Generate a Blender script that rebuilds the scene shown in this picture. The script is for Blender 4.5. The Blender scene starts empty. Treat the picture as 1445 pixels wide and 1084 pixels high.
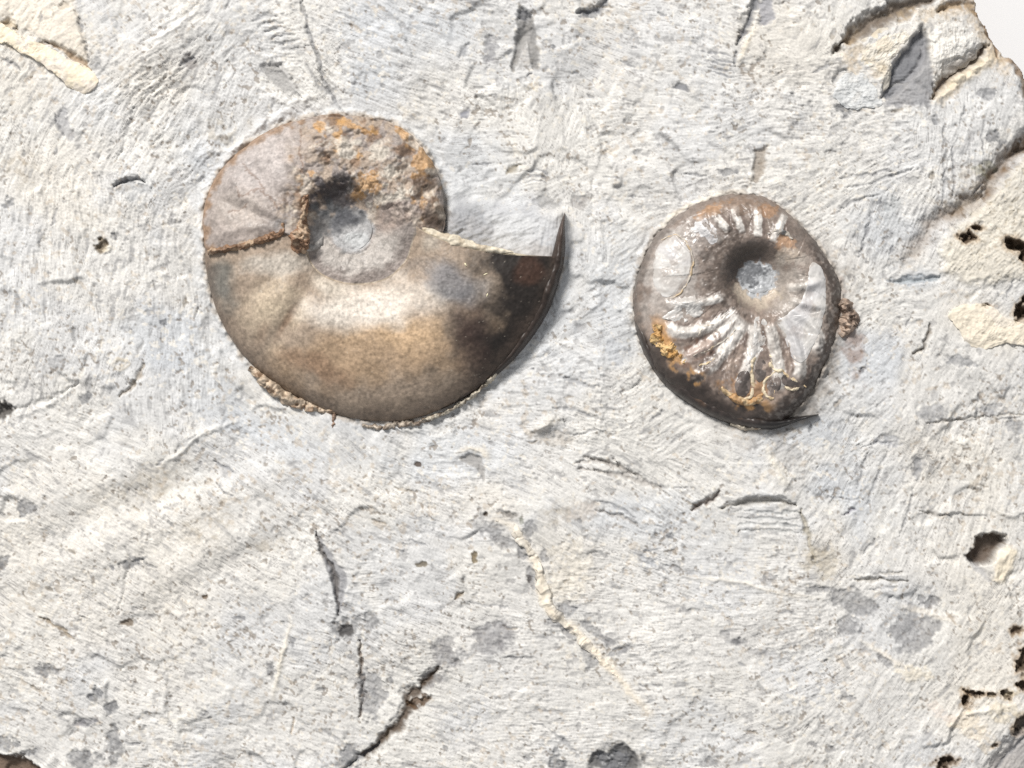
import bpy, math
import numpy as np

# ------------------------------------------------------------------ scene, camera, light
sc = bpy.context.scene
S = 1e-4                      # one reference unit = 0.1 mm
CX, CY = 722.5, 542.0
def wx(u): return (np.asarray(u, float) - CX) * S
def wy(v): return (CY - np.asarray(v, float)) * S

cam_d = bpy.data.cameras.new('camera')
cam = bpy.data.objects.new('camera', cam_d)
sc.collection.objects.link(cam)
CAM_H = 0.34
cam.location = (0, 0, CAM_H)
cam.rotation_euler = (0, 0, 0)
cam_d.sensor_width = 36.0
cam_d.lens = 36.0 * CAM_H / (1445 * S)
cam_d.clip_start = 0.01
cam_d.clip_end = 20.0
sc.camera = cam

world = bpy.data.worlds.new('World')
sc.world = world
world.use_nodes = True
bg = world.node_tree.nodes['Background']
bg.inputs[0].default_value = (0.96, 0.975, 1.0, 1)
bg.inputs[1].default_value = 0.50

ld = bpy.data.lights.new('window_lamp', 'AREA')
ld.shape = 'DISK'
ld.size = 0.42
ld.energy = 35.5
ld.color = (1.0, 0.968, 0.925)
lamp = bpy.data.objects.new('window_lamp', ld)
sc.collection.objects.link(lamp)
ldir = np.array([-0.34, 0.62, 0.70]); ldir /= np.linalg.norm(ldir)
lamp.location = tuple(ldir * 1.5)
from mathutils import Vector
lamp.rotation_euler = Vector(tuple(ldir)).to_track_quat('Z', 'Y').to_euler()

sc.view_settings.view_transform = 'Standard'
sc.view_settings.look = 'None'
sc.view_settings.exposure = 0.0
sc.view_settings.gamma = 1.0
sc.view_settings.use_curve_mapping = False
sc.render.engine = 'CYCLES'
sc.cycles.use_denoising = False
sc.cycles.max_bounces = 5

# ------------------------------------------------------------------ numeric helpers
def _h(ix, iy, seed):
    n = (ix.astype(np.int64) * 374761393 + iy.astype(np.int64) * 668265263 + seed * 974634777) & 0xFFFFFFFF
    n = ((n ^ (n >> 13)) * 1274126177) & 0xFFFFFFFF
    n = (n ^ (n >> 16)) & 0xFFFFFF
    return n.astype(np.float32) / np.float32(0xFFFFFF)

def vn(x, y, scale, seed):                      # value noise, -1..1
    x = np.asarray(x, np.float32) / scale; y = np.asarray(y, np.float32) / scale
    ix = np.floor(x); iy = np.floor(y)
    fx = x - ix; fy = y - iy
    fx = fx * fx * fx * (fx * (fx * 6 - 15) + 10); fy = fy * fy * fy * (fy * (fy * 6 - 15) + 10)
    ix = ix.astype(np.int64); iy = iy.astype(np.int64)
    a = _h(ix, iy, seed); b = _h(ix + 1, iy, seed); c = _h(ix, iy + 1, seed); d = _h(ix + 1, iy + 1, seed)
    return ((a + (b - a) * fx) * (1 - fy) + (c + (d - c) * fx) * fy) * 2 - 1

def fbm(x, y, scale, seed, octs=4, gain=0.5):
    r = 0.0; a = 1.0; t = 0.0
    for o in range(octs):
        ca, sa = math.cos(0.6 + 1.1 * o + seed), math.sin(0.6 + 1.1 * o + seed)
        r = r + a * vn(x * ca - y * sa + 17.3 * o, x * sa + y * ca - 9.1 * o, scale / (2 ** o), seed + 31 * o)
        t += a; a *= gain
    return r / t * 1.6

def ss(a, b, x):
    t = np.clip((x - a) / (b - a), 0, 1)
    return t * t * (3 - 2 * t)

def seg_dist(X, Y, pts, closed=False):
    """distance to a polyline, and position along it 0..1"""
    pts = np.asarray(pts, float)
    if closed: pts = np.vstack([pts, pts[:1]])
    L = np.concatenate([[0], np.cumsum(np.hypot(*np.diff(pts, axis=0).T))])
    best = np.full(X.shape, 1e9); tt = np.zeros(X.shape)
    for i in range(len(pts) - 1):
        ax, ay = pts[i]; dx, dy = pts[i + 1] - pts[i]
        l2 = dx * dx + dy * dy + 1e-9
        t = np.clip(((X - ax) * dx + (Y - ay) * dy) / l2, 0, 1)
        d = np.hypot(X - ax - t * dx, Y - ay - t * dy)
        m = d < best
        best = np.where(m, d, best); tt = np.where(m, (L[i] + t * (L[i + 1] - L[i])) / L[-1], tt)
    return best, tt

def inside(X, Y, poly):
    poly = np.asarray(poly, float); c = np.zeros(X.shape, bool)
    j = len(poly) - 1
    for i in range(len(poly)):
        xi, yi = poly[i]; xj, yj = poly[j]
        if yi != yj:
            c ^= ((yi > Y) != (yj > Y)) & (X < (xj - xi) * (Y - yi) / (yj - yi) + xi)
        j = i
    return c

def sdf(X, Y, poly):                            # negative inside
    d, _ = seg_dist(X, Y, poly, True)
    return np.where(inside(X, Y, poly), -d, d)

def spline(pts, n, closed=False):
    """Catmull-Rom resampled evenly"""
    p = np.asarray(pts, float)
    if closed: q = np.vstack([p[-1], p, p[0], p[1]])
    else: q = np.vstack([2 * p[0] - p[1], p, 2 * p[-1] - p[-2]])
    out = []
    for i in range(1, len(q) - 2):
        t = np.linspace(0, 1, 24, endpoint=False)[:, None]
        a, b, c, d = q[i - 1], q[i], q[i + 1], q[i + 2]
        out.append(0.5 * ((2 * b) + (c - a) * t + (2 * a - 5 * b + 4 * c - d) * t ** 2 + (3 * b - a - 3 * c + d) * t ** 3))
    out = np.vstack(out + [q[-2][None]])
    L = np.concatenate([[0], np.cumsum(np.hypot(*np.diff(out[:, :2], axis=0).T))])
    s = np.linspace(0, L[-1], n)
    return np.stack([np.interp(s, L, out[:, k]) for k in range(out.shape[1])], 1)

def ell(X, Y, b, noise=0.0, seed=0):
    """1 inside, 0 outside a soft ellipse (x, y, rx, ry, angle deg rising to the right)"""
    x, y, rx, ry = b[:4]; a = math.radians(b[4] if len(b) > 4 else 0)
    dx = X - x; dy = -(Y - y)
    p = (dx * math.cos(a) + dy * math.sin(a)) / rx; q = (-dx * math.sin(a) + dy * math.cos(a)) / ry
    return np.sqrt(p * p + q * q) + noise

# ------------------------------------------------------------------ materials
def ramp_nodes(name, rough=0.9, spec=0.3, grain=0.12, gscale=2500., bump=0.25, bscale=3000., coat=0.0, rough_attr=False, bdist=4e-5):
    m = bpy.data.materials.new(name); m.use_nodes = True
    nt = m.node_tree; N = nt.nodes; K = nt.links
    p = N['Principled BSDF']
    at = N.new('ShaderNodeAttribute'); at.attribute_name = 'Col'
    tc = N.new('ShaderNodeTexCoord')
    nz = N.new('ShaderNodeTexNoise'); nz.inputs['Scale'].default_value = gscale; nz.inputs['Detail'].default_value = 4
    K.new(tc.outputs['Object'], nz.inputs['Vector'])
    mr = N.new('ShaderNodeMapRange')
    mr.inputs['From Min'].default_value = 0.25; mr.inputs['From Max'].default_value = 0.75
    mr.inputs['To Min'].default_value = 1 - grain; mr.inputs['To Max'].default_value = 1 + grain
    K.new(nz.outputs['Fac'], mr.inputs['Value'])
    vm = N.new('ShaderNodeVectorMath'); vm.operation = 'SCALE'
    K.new(at.outputs['Color'], vm.inputs[0]); K.new(mr.outputs['Result'], vm.inputs['Scale'])
    K.new(vm.outputs['Vector'], p.inputs['Base Color'])
    p.inputs['Roughness'].default_value = rough
    if rough_attr:
        K.new(at.outputs['Alpha'], p.inputs['Roughness'])
    p.inputs['Specular IOR Level'].default_value = spec
    p.inputs['Coat Weight'].default_value = coat
    p.inputs['Coat Roughness'].default_value = 0.3
    nb = N.new('ShaderNodeTexNoise'); nb.inputs['Scale'].default_value = bscale; nb.inputs['Detail'].default_value = 3
    K.new(tc.outputs['Object'], nb.inputs['Vector'])
    bp = N.new('ShaderNodeBump'); bp.inputs['Strength'].default_value = bump; bp.inputs['Distance'].default_value = bdist
    K.new(nb.outputs['Fac'], bp.inputs['Height']); K.new(bp.outputs['Normal'], p.inputs['Normal'])
    return m

M_ROCK = ramp_nodes('dusty_limestone', 0.92, 0.2, 0.10, 3200., 0.5, 3600.)
M_SHELL = ramp_nodes('fossil_shell', 0.45, 0.24, 0.18, 3600., 0.35, 4200., rough_attr=True)
M_GLOSS = ramp_nodes('glossy_shell', 0.4, 0.45, 0.14, 3600., 0.3, 4200., rough_attr=True, coat=0.04)
M_NACRE = ramp_nodes('pearly_shell', 0.38, 0.5, 0.06, 2500., 0.2, 2200., coat=0.1)
M_CRUST = ramp_nodes('mineral_crust', 0.6, 0.5, 0.22, 2600., 0.7, 2200.)

# ------------------------------------------------------------------ mesh building
def mesh_from(name, P, F, col, mat, parent=None):
    """P (n,3) in reference units (u, v, z); F quads (m,4); col (n,3) or (n,4)"""
    me = bpy.data.meshes.new(name)
    n, m = len(P), len(F)
    W = np.empty((n, 3), np.float32)
    W[:, 0] = wx(P[:, 0]); W[:, 1] = wy(P[:, 1]); W[:, 2] = P[:, 2] * S
    me.vertices.add(n); me.vertices.foreach_set('co', W.ravel())
    me.loops.add(m * 4); me.loops.foreach_set('vertex_index', np.ascontiguousarray(F, np.int32).ravel())
    me.polygons.add(m)
    me.polygons.foreach_set('loop_start', np.arange(0, m * 4, 4, dtype=np.int32))
    me.update(calc_edges=True)
    me.validate()
    a = me.color_attributes.new('Col', 'FLOAT_COLOR', 'POINT')
    C = np.ones((n, 4), np.float32); col = np.asarray(col)
    C[:, :col.shape[1]] = np.clip(col, 0.004, 0.95)
    a.data.foreach_set('color', C.ravel())
    me.shade_smooth()
    me.materials.append(mat)
    o = bpy.data.objects.new(name, me)
    sc.collection.objects.link(o)
    if parent: o.parent = parent
    return o

def grid_faces(nr, nc, wrap=False):
    """rows x cols, wound so the normal points up for u to the right along cols, v down along rows"""
    i = np.arange(nr * nc).reshape(nr, nc)
    if wrap:
        a = i[:-1]; b = np.roll(i, -1, 1)[:-1]; c = np.roll(i, -1, 1)[1:]; d = i[1:]
    else:
        a = i[:-1, :-1]; b = i[:-1, 1:]; c = i[1:, 1:]; d = i[1:, :-1]
    return np.stack([a, d, c, b], -1).reshape(-1, 4)

def fix_up(P, F):
    """flip winding if most faces point down"""
    a, b, c = P[F[:, 0]], P[F[:, 1]], P[F[:, 2]]
    nz = (b[:, 0] - a[:, 0]) * -(c[:, 1] - a[:, 1]) + (b[:, 1] - a[:, 1]) * (c[:, 0] - a[:, 0])
    return F[:, ::-1] if np.sum(nz) < 0 else F

def thing(name, label, cat, u, v, group=None):
    o = bpy.data.objects.new(name, None); sc.collection.objects.link(o)
    o.empty_display_size = 0.01
    o['label'] = label; o['category'] = cat; o['kind'] = 'thing'
    if group: o['group'] = group
    return o

def polar_patch(name, outline, zfun, cfun, mat, parent, nr=40, nt=160, skirt=14, lift=0.0, bevel=0.12, rough=0.0, seed=5, center=None):
    """a star-shaped solid piece: outline in (u,v); surface zfun(x,y)+lift, edges rolled down and closed below"""
    o = spline(outline, nt + 1, True)[:-1]
    c = np.mean(o, 0) if center is None else np.asarray(center, float)
    k = np.linspace(0.0, 1.0, nr) ** 0.85; k[0] = 0.004
    X = c[0] + (o[:, 0] - c[0])[None] * k[:, None]; Y = c[1] + (o[:, 1] - c[1])[None] * k[:, None]
    if rough:
        X = X + k[:, None] * rough * fbm(X, Y, 9, seed, 3) * 1.6; Y = Y + k[:, None] * rough * fbm(X, Y, 9, seed + 9, 3) * 1.6
    Z = zfun(X, Y) + lift * (1 - np.clip((k - (1 - bevel)) / bevel, 0, 1) ** 2)[:, None]
    if rough: Z = Z + rough * fbm(X, Y, 8, seed + 3, 4)
    X = np.vstack([X, X[-1:]]); Y = np.vstack([Y, Y[-1:]]); Z = np.vstack([Z, Z[-1:] - skirt])
    P = np.stack([X, Y, Z], -1).reshape(-1, 3)
    F = fix_up(P, grid_faces(nr + 1, nt, True))
    return mesh_from(name, P, F, cfun(X, Y).reshape(len(P), -1), mat, parent)

def ribbon(name, pts, width, height, zfun, cfun, mat, parent, n=120, m=14, lump=0.0, lscale=8, seed=1, base=-5.0):
    """a long lump lying on zfun; width/height: lists sampled along the line"""
    c = spline(pts, n)
    t = np.linspace(0, 1, n)
    w = np.interp(t, np.linspace(0, 1, len(width)), width); h = np.interp(t, np.linspace(0, 1, len(height)), height)
    tan = np.gradient(c, axis=0); tan /= np.hypot(tan[:, 0], tan[:, 1])[:, None] + 1e-9
    nor = np.stack([-tan[:, 1], tan[:, 0]], 1)
    a = np.linspace(-1, 1, m)
    wl = w[:, None] * (1 + 0.0 * a[None])
    if lump:
        wl = wl * (1 + 0.35 * lump * fbm(c[:, 0:1] + 40 * a[None], c[:, 1:2], lscale, seed, 3))
    off = np.sin(a * math.pi / 2)[None] * wl / 2
    X = c[:, 0:1] + nor[:, 0:1] * off; Y = c[:, 1:2] + nor[:, 1:2] * off
    if lump > .4:
        X = X + 1.3 * lump * fbm(X, Y, lscale, seed + 7, 3); Y = Y + 1.3 * lump * fbm(X, Y, lscale, seed + 8, 3)
    prof = np.cos(a * math.pi / 2) ** 0.8
    Z0 = zfun(c[:, 0:1] + 0 * a[None], c[:, 1:2] + 0 * a[None])
    Z = Z0 + base + (h[:, None] - base) * prof[None] * (1 + (0.55 * lump * fbm(X, Y, lscale, seed + 5, 3) if lump else 0))
    P = np.stack([X, Y, Z], -1).reshape(-1, 3)
    F = fix_up(P, grid_faces(n, m))
    return mesh_from(name, P, F, cfun(X, Y).reshape(len(P), -1), mat, parent)

def blend(C, mask, col, k=1.0):
    m = (np.clip(mask, 0, 1) * k)[..., None]
    return C * (1 - m) + np.asarray(col, float) * m

# ------------------------------------------------------------------ fossil outlines
A_OUT = [(290, 335), (292, 385), (311, 450), (349, 507), (405, 551), (470, 583), (530, 594), (585, 590), (650, 563), (715, 510), (760, 448), (785, 397), (796, 364)]
A_IN = [(436, 318), (435, 350), (440, 372), (460, 392), (500, 403), (545, 396), (573, 372), (584, 345), (589, 322)]
A_UP = [(296, 357), (288, 325), (290, 295), (299, 265), (317, 238), (345, 210), (386, 184), (430, 169), (475, 163), (520, 167), (560, 179), (592, 203),
        (612, 232), (622, 262), (628, 300), (626, 330), (600, 345), (590, 360), (577, 377), (548, 400), (502, 408), (456, 395), (434, 370),
        (424, 345), (402, 331), (375, 341), (330, 351)]
AC = np.array([497.0, 326.0])
B_OUT = [(1054, 275), (1012, 279), (960, 301), (921, 339), (903, 378), (895, 413), (896, 448), (907, 483), (924, 519), (948, 546), (979, 569), (1012, 588),
         (1045, 598), (1089, 599), (1112, 588), (1138, 560), (1160, 520), (1176, 480), (1184, 440), (1183, 401), (1169, 370), (1146, 337), (1115, 305), (1085, 282)]
BC = np.array([1068.0, 394.0])
A_OUTs = spline(A_OUT, 90); A_INs = spline(A_IN, 60); A_UPs = spline(A_UP, 150, True); B_OUTs = spline(B_OUT, 120, True)
A_ALL = np.vstack([A_OUTs, A_UPs[int(150 * 15 / 27):int(150 * 15 / 27) + 1], spline([(626, 330), (628, 300), (622, 262), (612, 232), (592, 203), (560, 179), (520, 167), (475, 163), (430, 169), (386, 184), (345, 210), (317, 238), (299, 265), (290, 295), (288, 325)], 70)])

def radial(pts, c):
    a = np.arctan2(pts[:, 1] - c[1], pts[:, 0] - c[0]); r = np.hypot(pts[:, 0] - c[0], pts[:, 1] - c[1])
    o = np.argsort(a); a = a[o]; r = r[o]
    a = np.concatenate([a - 2 * math.pi, a, a + 2 * math.pi]); r = np.concatenate([r, r, r])
    return lambda th: np.interp(th, a, r)
B_R = radial(B_OUTs, BC)

# ------------------------------------------------------------------ rock canvas
D = 1.4
U0, V0, U1, V1 = -130, -130, 1500, 1216
nu = int((U1 - U0) / D) + 1; nv = int((V1 - V0) / D) + 1
gu = U0 + np.arange(nu) * D; gv = V0 + np.arange(nv) * D
X, Y = np.meshgrid(gu.astype(np.float32), gv.astype(np.float32))
rng = np.random.default_rng(7)

STROKES = """20 110 55|200 30 40|150 100 40|230 100 38|300 60 45|100 170 60|200 160 52|180 210 66|260 190 66|330 150 60|360 80 -20|400 55 10|430 110 -45
20 230 75|80 300 85|150 330 86|230 300 84|60 400 87|140 430 85|240 400 88|60 500 80|150 520 76|230 560 86|275 240 45|270 310 65|0 330 88
480 40 -20|520 100 -15|600 40 -8|560 140 -15|640 120 -10|680 60 -5|620 200 -10|700 220 5|760 160 82|760 60 0|700 300 20
850 30 -15|900 60 -12|1010 90 -18|960 140 0|870 120 -15|880 180 10|960 200 8|1080 150 12|1130 60 -5|1050 180 12|860 250 5|1000 240 5|1150 130 5|1180 200 8
1250 170 2|1250 230 18|1180 260 25|1320 200 80|1350 130 80|1400 150 70|1100 30 -10|1160 40 60|830 330 85|880 320 30|850 400 40|870 470 20|820 520 0
760 540 -5|720 560 0|900 560 40|950 600 40|870 620 -15|900 680 -25|800 600 -5|820 700 -25|970 680 -30|1000 640 -15|1050 720 -8|1050 760 -8|1000 800 -12
1120 650 40|1180 600 50|1240 640 55|1200 700 55|1280 720 60|1250 780 55|1350 650 70|1300 560 65|1220 550 50|1390 560 60|1330 480 60|1400 640 75|1400 720 70
1330 790 60|1300 850 55|1400 860 50|1250 300 60|1300 330 70|1230 350 75|1280 400 10|1400 320 50|1400 400 50|330 620 -35|400 660 -38|250 700 -35|180 780 -35
120 620 -20|60 680 -30|300 820 -30|430 760 -30|480 660 -38|560 650 -20|640 640 -15|700 660 -10|560 760 -14|650 800 -10|600 860 -10|720 880 -8|500 940 -20
640 980 -12|760 960 -5|850 860 -10|900 800 -8|950 900 0|900 1000 -3|1000 960 3|1080 900 8|1060 1030 8|1150 960 25|1180 1040 45|1240 980 50|1300 1050 50
1350 920 45|60 880 -25|140 960 -28|250 900 -28|350 1000 -20|250 1050 -10|420 1040 -15|780 420 60|800 480 30"""
ST = np.array([[float(q) for q in s.split()] for ln in STROKES.split('\n') for s in ln.split('|')])

def build_rock():
    wxn = X + 26 * fbm(X, Y, 60, 11, 3); wyn = Y + 26 * fbm(X, Y, 60, 12, 3)
    # facets left by the chisel: jittered cells
    G = 60.0
    gi = np.floor(wxn / G).astype(np.int32); gj = np.floor(wyn / G).astype(np.int32)
    best = np.full(X.shape, 1e9, np.float32); ci = np.zeros(X.shape, np.int32); cj = np.zeros(X.shape, np.int32)
    bx = np.zeros_like(X); by = np.zeros_like(X)
    for a in (-1, 0, 1):
        for b in (-1, 0, 1):
            ii = gi + a; jj = gj + b
            px = (ii + _h(ii, jj, 3)) * G; py = (jj + _h(ii, jj, 4)) * G
            d = (wxn - px) ** 2 + (wyn - py) ** 2
            m = d < best
            best = np.where(m, d, best); ci = np.where(m, ii, ci); cj = np.where(m, jj, cj); bx = np.where(m, px, bx); by = np.where(m, py, by)
    # chisel direction: nearest strokes weighted, jittered per facet
    co = np.zeros(X.shape, np.float32); si = np.zeros(X.shape, np.float32)
    xs, ys = X[::4, ::4] + 26 * fbm(X[::4, ::4], Y[::4, ::4], 40, 21, 3), Y[::4, ::4] + 26 * fbm(X[::4, ::4], Y[::4, ::4], 40, 22, 3)
    c4 = np.zeros(xs.shape); s4 = np.zeros(xs.shape)
    for u, v, a in ST:
        w = 1.0 / (((xs - u) ** 2 + (ys - v) ** 2) / 900 + 1) ** 6
        c4 += w * math.cos(2 * math.radians(a)); s4 += w * math.sin(2 * math.radians(a))
    ang4 = 0.5 * np.arctan2(s4, c4)
    yi = np.minimum(np.arange(nv) // 4, xs.shape[0] - 1); xi = np.minimum(np.arange(nu) // 4, xs.shape[1] - 1)
    ang = ang4[np.ix_(yi, xi)].astype(np.float32) + (_h(ci, cj, 9) - 0.5) * 0.36 + 0.08 * vn(X, Y, 70, 14)
    vx = np.cos(ang); vy = -np.sin(ang)
    # line-integrated noise = scratch fields
    def blur(n, k):
        for ax in (0, 1):
            for _ in range(2):
                n = sum(np.roll(n, s, ax) for s in range(-k, k + 1)) / (2 * k + 1)
        return n
    w0 = rng.standard_normal(X.shape).astype(np.float32)
    n1 = w0; n2 = blur(rng.standard_normal(X.shape).astype(np.float32), 1); n3 = blur(rng.standard_normal(X.shape).astype(np.float32), 3)
    n2 /= n2.std(); n3 /= n3.std()
    acc = [n1.copy(), n2.copy(), n3.copy()]
    I0, J0 = np.meshgrid(np.arange(nu, dtype=np.float32), np.arange(nv, dtype=np.float32))
    for sgn in (1, -1):
        px, py = I0.copy(), J0.copy()
        for k in range(15):
            a = np.clip(px, 0, nu - 1).astype(np.int32); b = np.clip(py, 0, nv - 1).astype(np.int32)
            idx = b * nu + a
            px += sgn * vx.ravel()[idx] * 1.15; py += sgn * vy.ravel()[idx] * 1.15
            a = np.clip(px + .5, 0, nu - 1).astype(np.int32); b = np.clip(py + .5, 0, nv - 1).astype(np.int32)
            idx = b * nu + a
            if k < 3: acc[0] += n1.ravel()[idx]
            if k < 6: acc[1] += n2.ravel()[idx]
            acc[2] += n3.ravel()[idx]
    L1, L2, L3 = [(q / q.std()).astype(np.float32) for q in acc]
    # height
    H = 3.4 * fbm(X, Y, 300, 41, 3)
    H += 4.2 * fbm(X, Y, 150, 49, 2)
    for pts_, wd_, h_ in (([(-40, 735), (120, 680), (300, 600)], 34, 7), ([(40, 810), (200, 745), (330, 690), (450, 640)], 30, 8), ([(140, 870), (300, 775), (400, 725), (480, 690)], 26, 6), ([(60, 765), (230, 690), (380, 640)], 24, -6), ([(200, 860), (330, 790), (430, 745)], 22, -5),
                          ([(845, 250), (848, 420), (858, 600)], 30, 5), ([(1290, 60), (1300, 160), (1330, 280)], 50, 5), ([(1140, 640), (1150, 760), (1190, 860)], 26, -5), ([(930, 560), (1010, 640), (1120, 690)], 36, 5), ([(600, 20), (620, 120), (660, 260)], 50, -5), ([(140, 130), (230, 60), (300, 0)], 30, 6), ([(160, 240), (230, 150), (330, 60)], 26, -5), ([(760, 20), (770, 200)], 24, 4), ([(1200, 540), (1300, 600), (1420, 620)], 40, 5), ([(1050, 960), (1200, 1000), (1330, 900)], 50, 5), ([(480, 700), (600, 700), (760, 640)], 36, 4), ([(280, 1000), (420, 900), (440, 780)], 40, 5)):
        d_, t_ = seg_dist(X[::3, ::3], Y[::3, ::3], spline(pts_, 14)); g_ = (h_ * np.exp(-(d_ / wd_) ** 2) * np.sin(np.clip(t_ * .9 + .05, 0, 1) * math.pi) ** .5).astype(np.float32)
        g_ = np.repeat(np.repeat(g_, 3, 0), 3, 1)[:nv, :nu]
        H += blur(g_, 2)
    gx = (_h(ci, cj, 5) - 0.5) * 0.24; gy = (_h(ci, cj, 6) - 0.5) * 0.24
    fac = np.clip((X - bx) * gx + (Y - by) * gy, -4, 4) + (_h(ci, cj, 7) - 0.5) * 2.2 + 2.0 * fbm(X, Y, 75, 48, 3)
    fm = 0.35 + 0.65 * ss(-0.25, 0.35, fbm(X, Y, 220, 43, 2))
    H += blur(fac, 1) * fm
    rough = 0.50 + 0.50 * ss(-0.3, 0.4, fbm(X, Y, 130, 44, 3))            # how deeply tooled
    # strongly scored areas
    for b, k in (((230, 170, 210, 130, 40), .95), ((120, 400, 170, 160), .35), ((420, 70, 90, 90), .9), ((900, 600, 120, 110), .25), ((1250, 240, 170, 130), .25), ((870, 380, 60, 130), .35), ((1300, 650, 160, 130), .2)):
        rough += k * ss(1.15, 0.4, ell(X, Y, b))
    for b, k in (((680, 270, 90, 80), .45), ((300, 560, 90, 60), .4), ((770, 340, 60, 60), .5), ((1200, 500, 60, 90), .25), ((770, 440, 50, 70), .4)):
        rough -= 0.6 * k * ss(1.15, 0.4, ell(X, Y, b))
    rough = np.clip(rough, 0.15, 1.9)
    ridged = lambda q: 1.0 - 1.35 * np.abs(np.tanh(0.8 * q))
    gm = 0.45 + 0.75 * ss(-0.6, 0.6, fbm(X, Y, 16, 45, 2))
    dm_ = 0.7 + 0.6 * _h(ci, cj, 17)
    iso = ss(-0.1, 0.5, fbm(X, Y, 75, 46, 3) + 0.45 * ss(1.2, .3, ell(X, Y, (230, 800, 330, 160, 20))) + 0.3 * ss(1.2, .4, ell(X, Y, (1270, 330, 80, 90))) - 0.6 * ss(1.2, .5, ell(X, Y, (150, 250, 260, 260))))
    H += rough * dm_ * (1 - 0.7 * iso) * 0.80 * (0.38 * L1 + 0.48 * L2 * gm + 0.62 * np.tanh(L3) * (0.4 + 0.6 * gm))
    H += iso * (0.9 * fbm(X, Y, 8, 47, 3) + 0.35 * L1)
    grain = fbm(X, Y, 7, 51, 3)
    H += 0.42 * grain + 0.24 * rng.standard_normal(X.shape) * rough
    # colour of the stone itself
    C = np.empty(X.shape + (3,), np.float32); C[:] = (0.535, 0.525, 0.505)
    C = blend(C, ss(-0.1, 0.55, fbm(X, Y, 90, 61, 4)), (0.55, 0.537, 0.507), 0.6)
    C = blend(C, ss(0.0, 0.5, fbm(X, Y, 110, 62, 4)), (0.47, 0.478, 0.49), 0.5)
    cool = [(650, 235, 85, 60), (560, 40, 120, 50), (300, 560, 110, 45, -25), (250, 480, 90, 60), (760, 430, 60, 120), (700, 310, 80, 40), (410, 620, 110, 35, -20),
            (1220, 500, 55, 60), (1130, 610, 70, 30), (860, 430, 50, 110), (1250, 320, 60, 60), (900, 730, 150, 40), (640, 640, 120, 50), (1290, 395, 50, 18), (1200, 700, 70, 70), (520, 110, 60, 50), (300, 220, 60, 50)]
    for i, b in enumerate(cool):
        C = blend(C, ss(1.15, 0.35, ell(X, Y, b, 0.3 * fbm(X, Y, 40, 100 + i, 3))), (0.42, 0.442, 0.47), 0.55)
    warm = [(40, 90, 150, 90), (80, 250, 110, 90), (1330, 60, 90, 60), (1400, 340, 80, 90), (1390, 850, 80, 240), (150, 800, 240, 170), (1390, 1000, 90, 60), (800, 790, 55, 70), (1170, 760, 40, 70), (1390, 460, 80, 45), (1100, 60, 120, 80), (240, 110, 80, 60), (700, 720, 60, 40), (1310, 640, 90, 60)]
    for i, b in enumerate(warm):
        C = blend(C, ss(1.15, 0.3, ell(X, Y, b, 0.3 * fbm(X, Y, 50, 130 + i, 3))), (0.575, 0.542, 0.485), 0.5)
    tan = [(300, 740, 70, 30, 30), (200, 690, 60, 30, 20), (380, 770, 40, 22), (330, 200, 50, 60, 50), (30, 240, 40, 30), (1160, 790, 25, 30), (790, 720, 40, 20, 20), (1370, 255, 40, 40), (1345, 290, 30, 20)]
    for i, b in enumerate(tan):
        C = blend(C, ss(1.2, 0.3, ell(X, Y, b, 0.4 * fbm(X, Y, 22, 160 + i, 3))) * (0.25 + 0.75 * ss(-.1, .6, fbm(X, Y, 8, 180 + i, 3))), (0.34, 0.30, 0.24), 0.55)
    C *= (1 + 0.10 * (_h(ci, cj, 18) - 0.5))[..., None]
    # streaks and flecks of the darker fresh stone showing through the dust
    C *= (1 + 0.045 * np.clip(L2, -2, 2) + 0.055 * np.clip(L1, -2, 2) + 0.03 * rng.standard_normal(X.shape))[..., None]
    fl = ss(1.3, 2.3, -L2 + 0.5 * fbm(X, Y, 14, 71, 2)) * np.clip(rough + .2, 0, 1.2)
    fl2 = ss(1.45, 2.2, -L1 + 0.6 * fbm(X, Y, 60, 76, 2))
    C = blend(C, fl2, (0.22, 0.21, 0.205), 0.55)
    C = blend(C, fl, (0.235, 0.235, 0.24), 0.5)
    sp = ss(0.62, 0.95, fbm(X, Y, 9, 72, 3) + 0.22 * fbm(X, Y, 90, 73, 2))
    C = blend(C, sp, (0.24, 0.235, 0.235), 0.5)
    sp2 = ss(0.75, 1.05, fbm(X, Y, 9, 74, 3) + 0.3 * fbm(X, Y, 120, 75, 2))
    C = blend(C, sp2, (0.38, 0.31, 0.23), 0.4)
    H -= 1.1 * sp
    sp3 = ss(0.80, 1.12, fbm(X, Y, 5.5, 77, 2) + 0.30 * fbm(X, Y, 70, 78, 3) + 0.22 * (iso - 0.4))
    C = blend(C, sp3, (0.20, 0.17, 0.14), 0.7); H -= 0.9 * sp3
    sp4 = ss(0.80, 1.1, fbm(X, Y, 6.5, 79, 2) + 0.3 * fbm(X, Y, 100, 80, 2))
    C = blend(C, sp4, (0.64, 0.60, 0.53), 0.5)
    return H, C, L1, L2, L3, rough

H, C, L1, L2, L3, RGH = build_rock()

def win(pts, pad):
    p = np.asarray(pts, float)
    a = max(int((p[:, 0].min() - pad - U0) / D), 0); b = min(int((p[:, 0].max() + pad - U0) / D) + 2, nu)
    c = max(int((p[:, 1].min() - pad - V0) / D), 0); d = min(int((p[:, 1].max() + pad - V0) / D) + 2, nv)
    return slice(c, d), slice(a, b)
_k = [200]
def nz(x, y, s, o=3):
    _k[0] += 7
    return fbm(x, y, s, _k[0], o)

DARK = (0.125, 0.13, 0.145); GREY = (0.20, 0.205, 0.22); BROWN = (0.085, 0.052, 0.030); CREAM = (0.66, 0.585, 0.455); RUST = (0.23, 0.14, 0.07)

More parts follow.
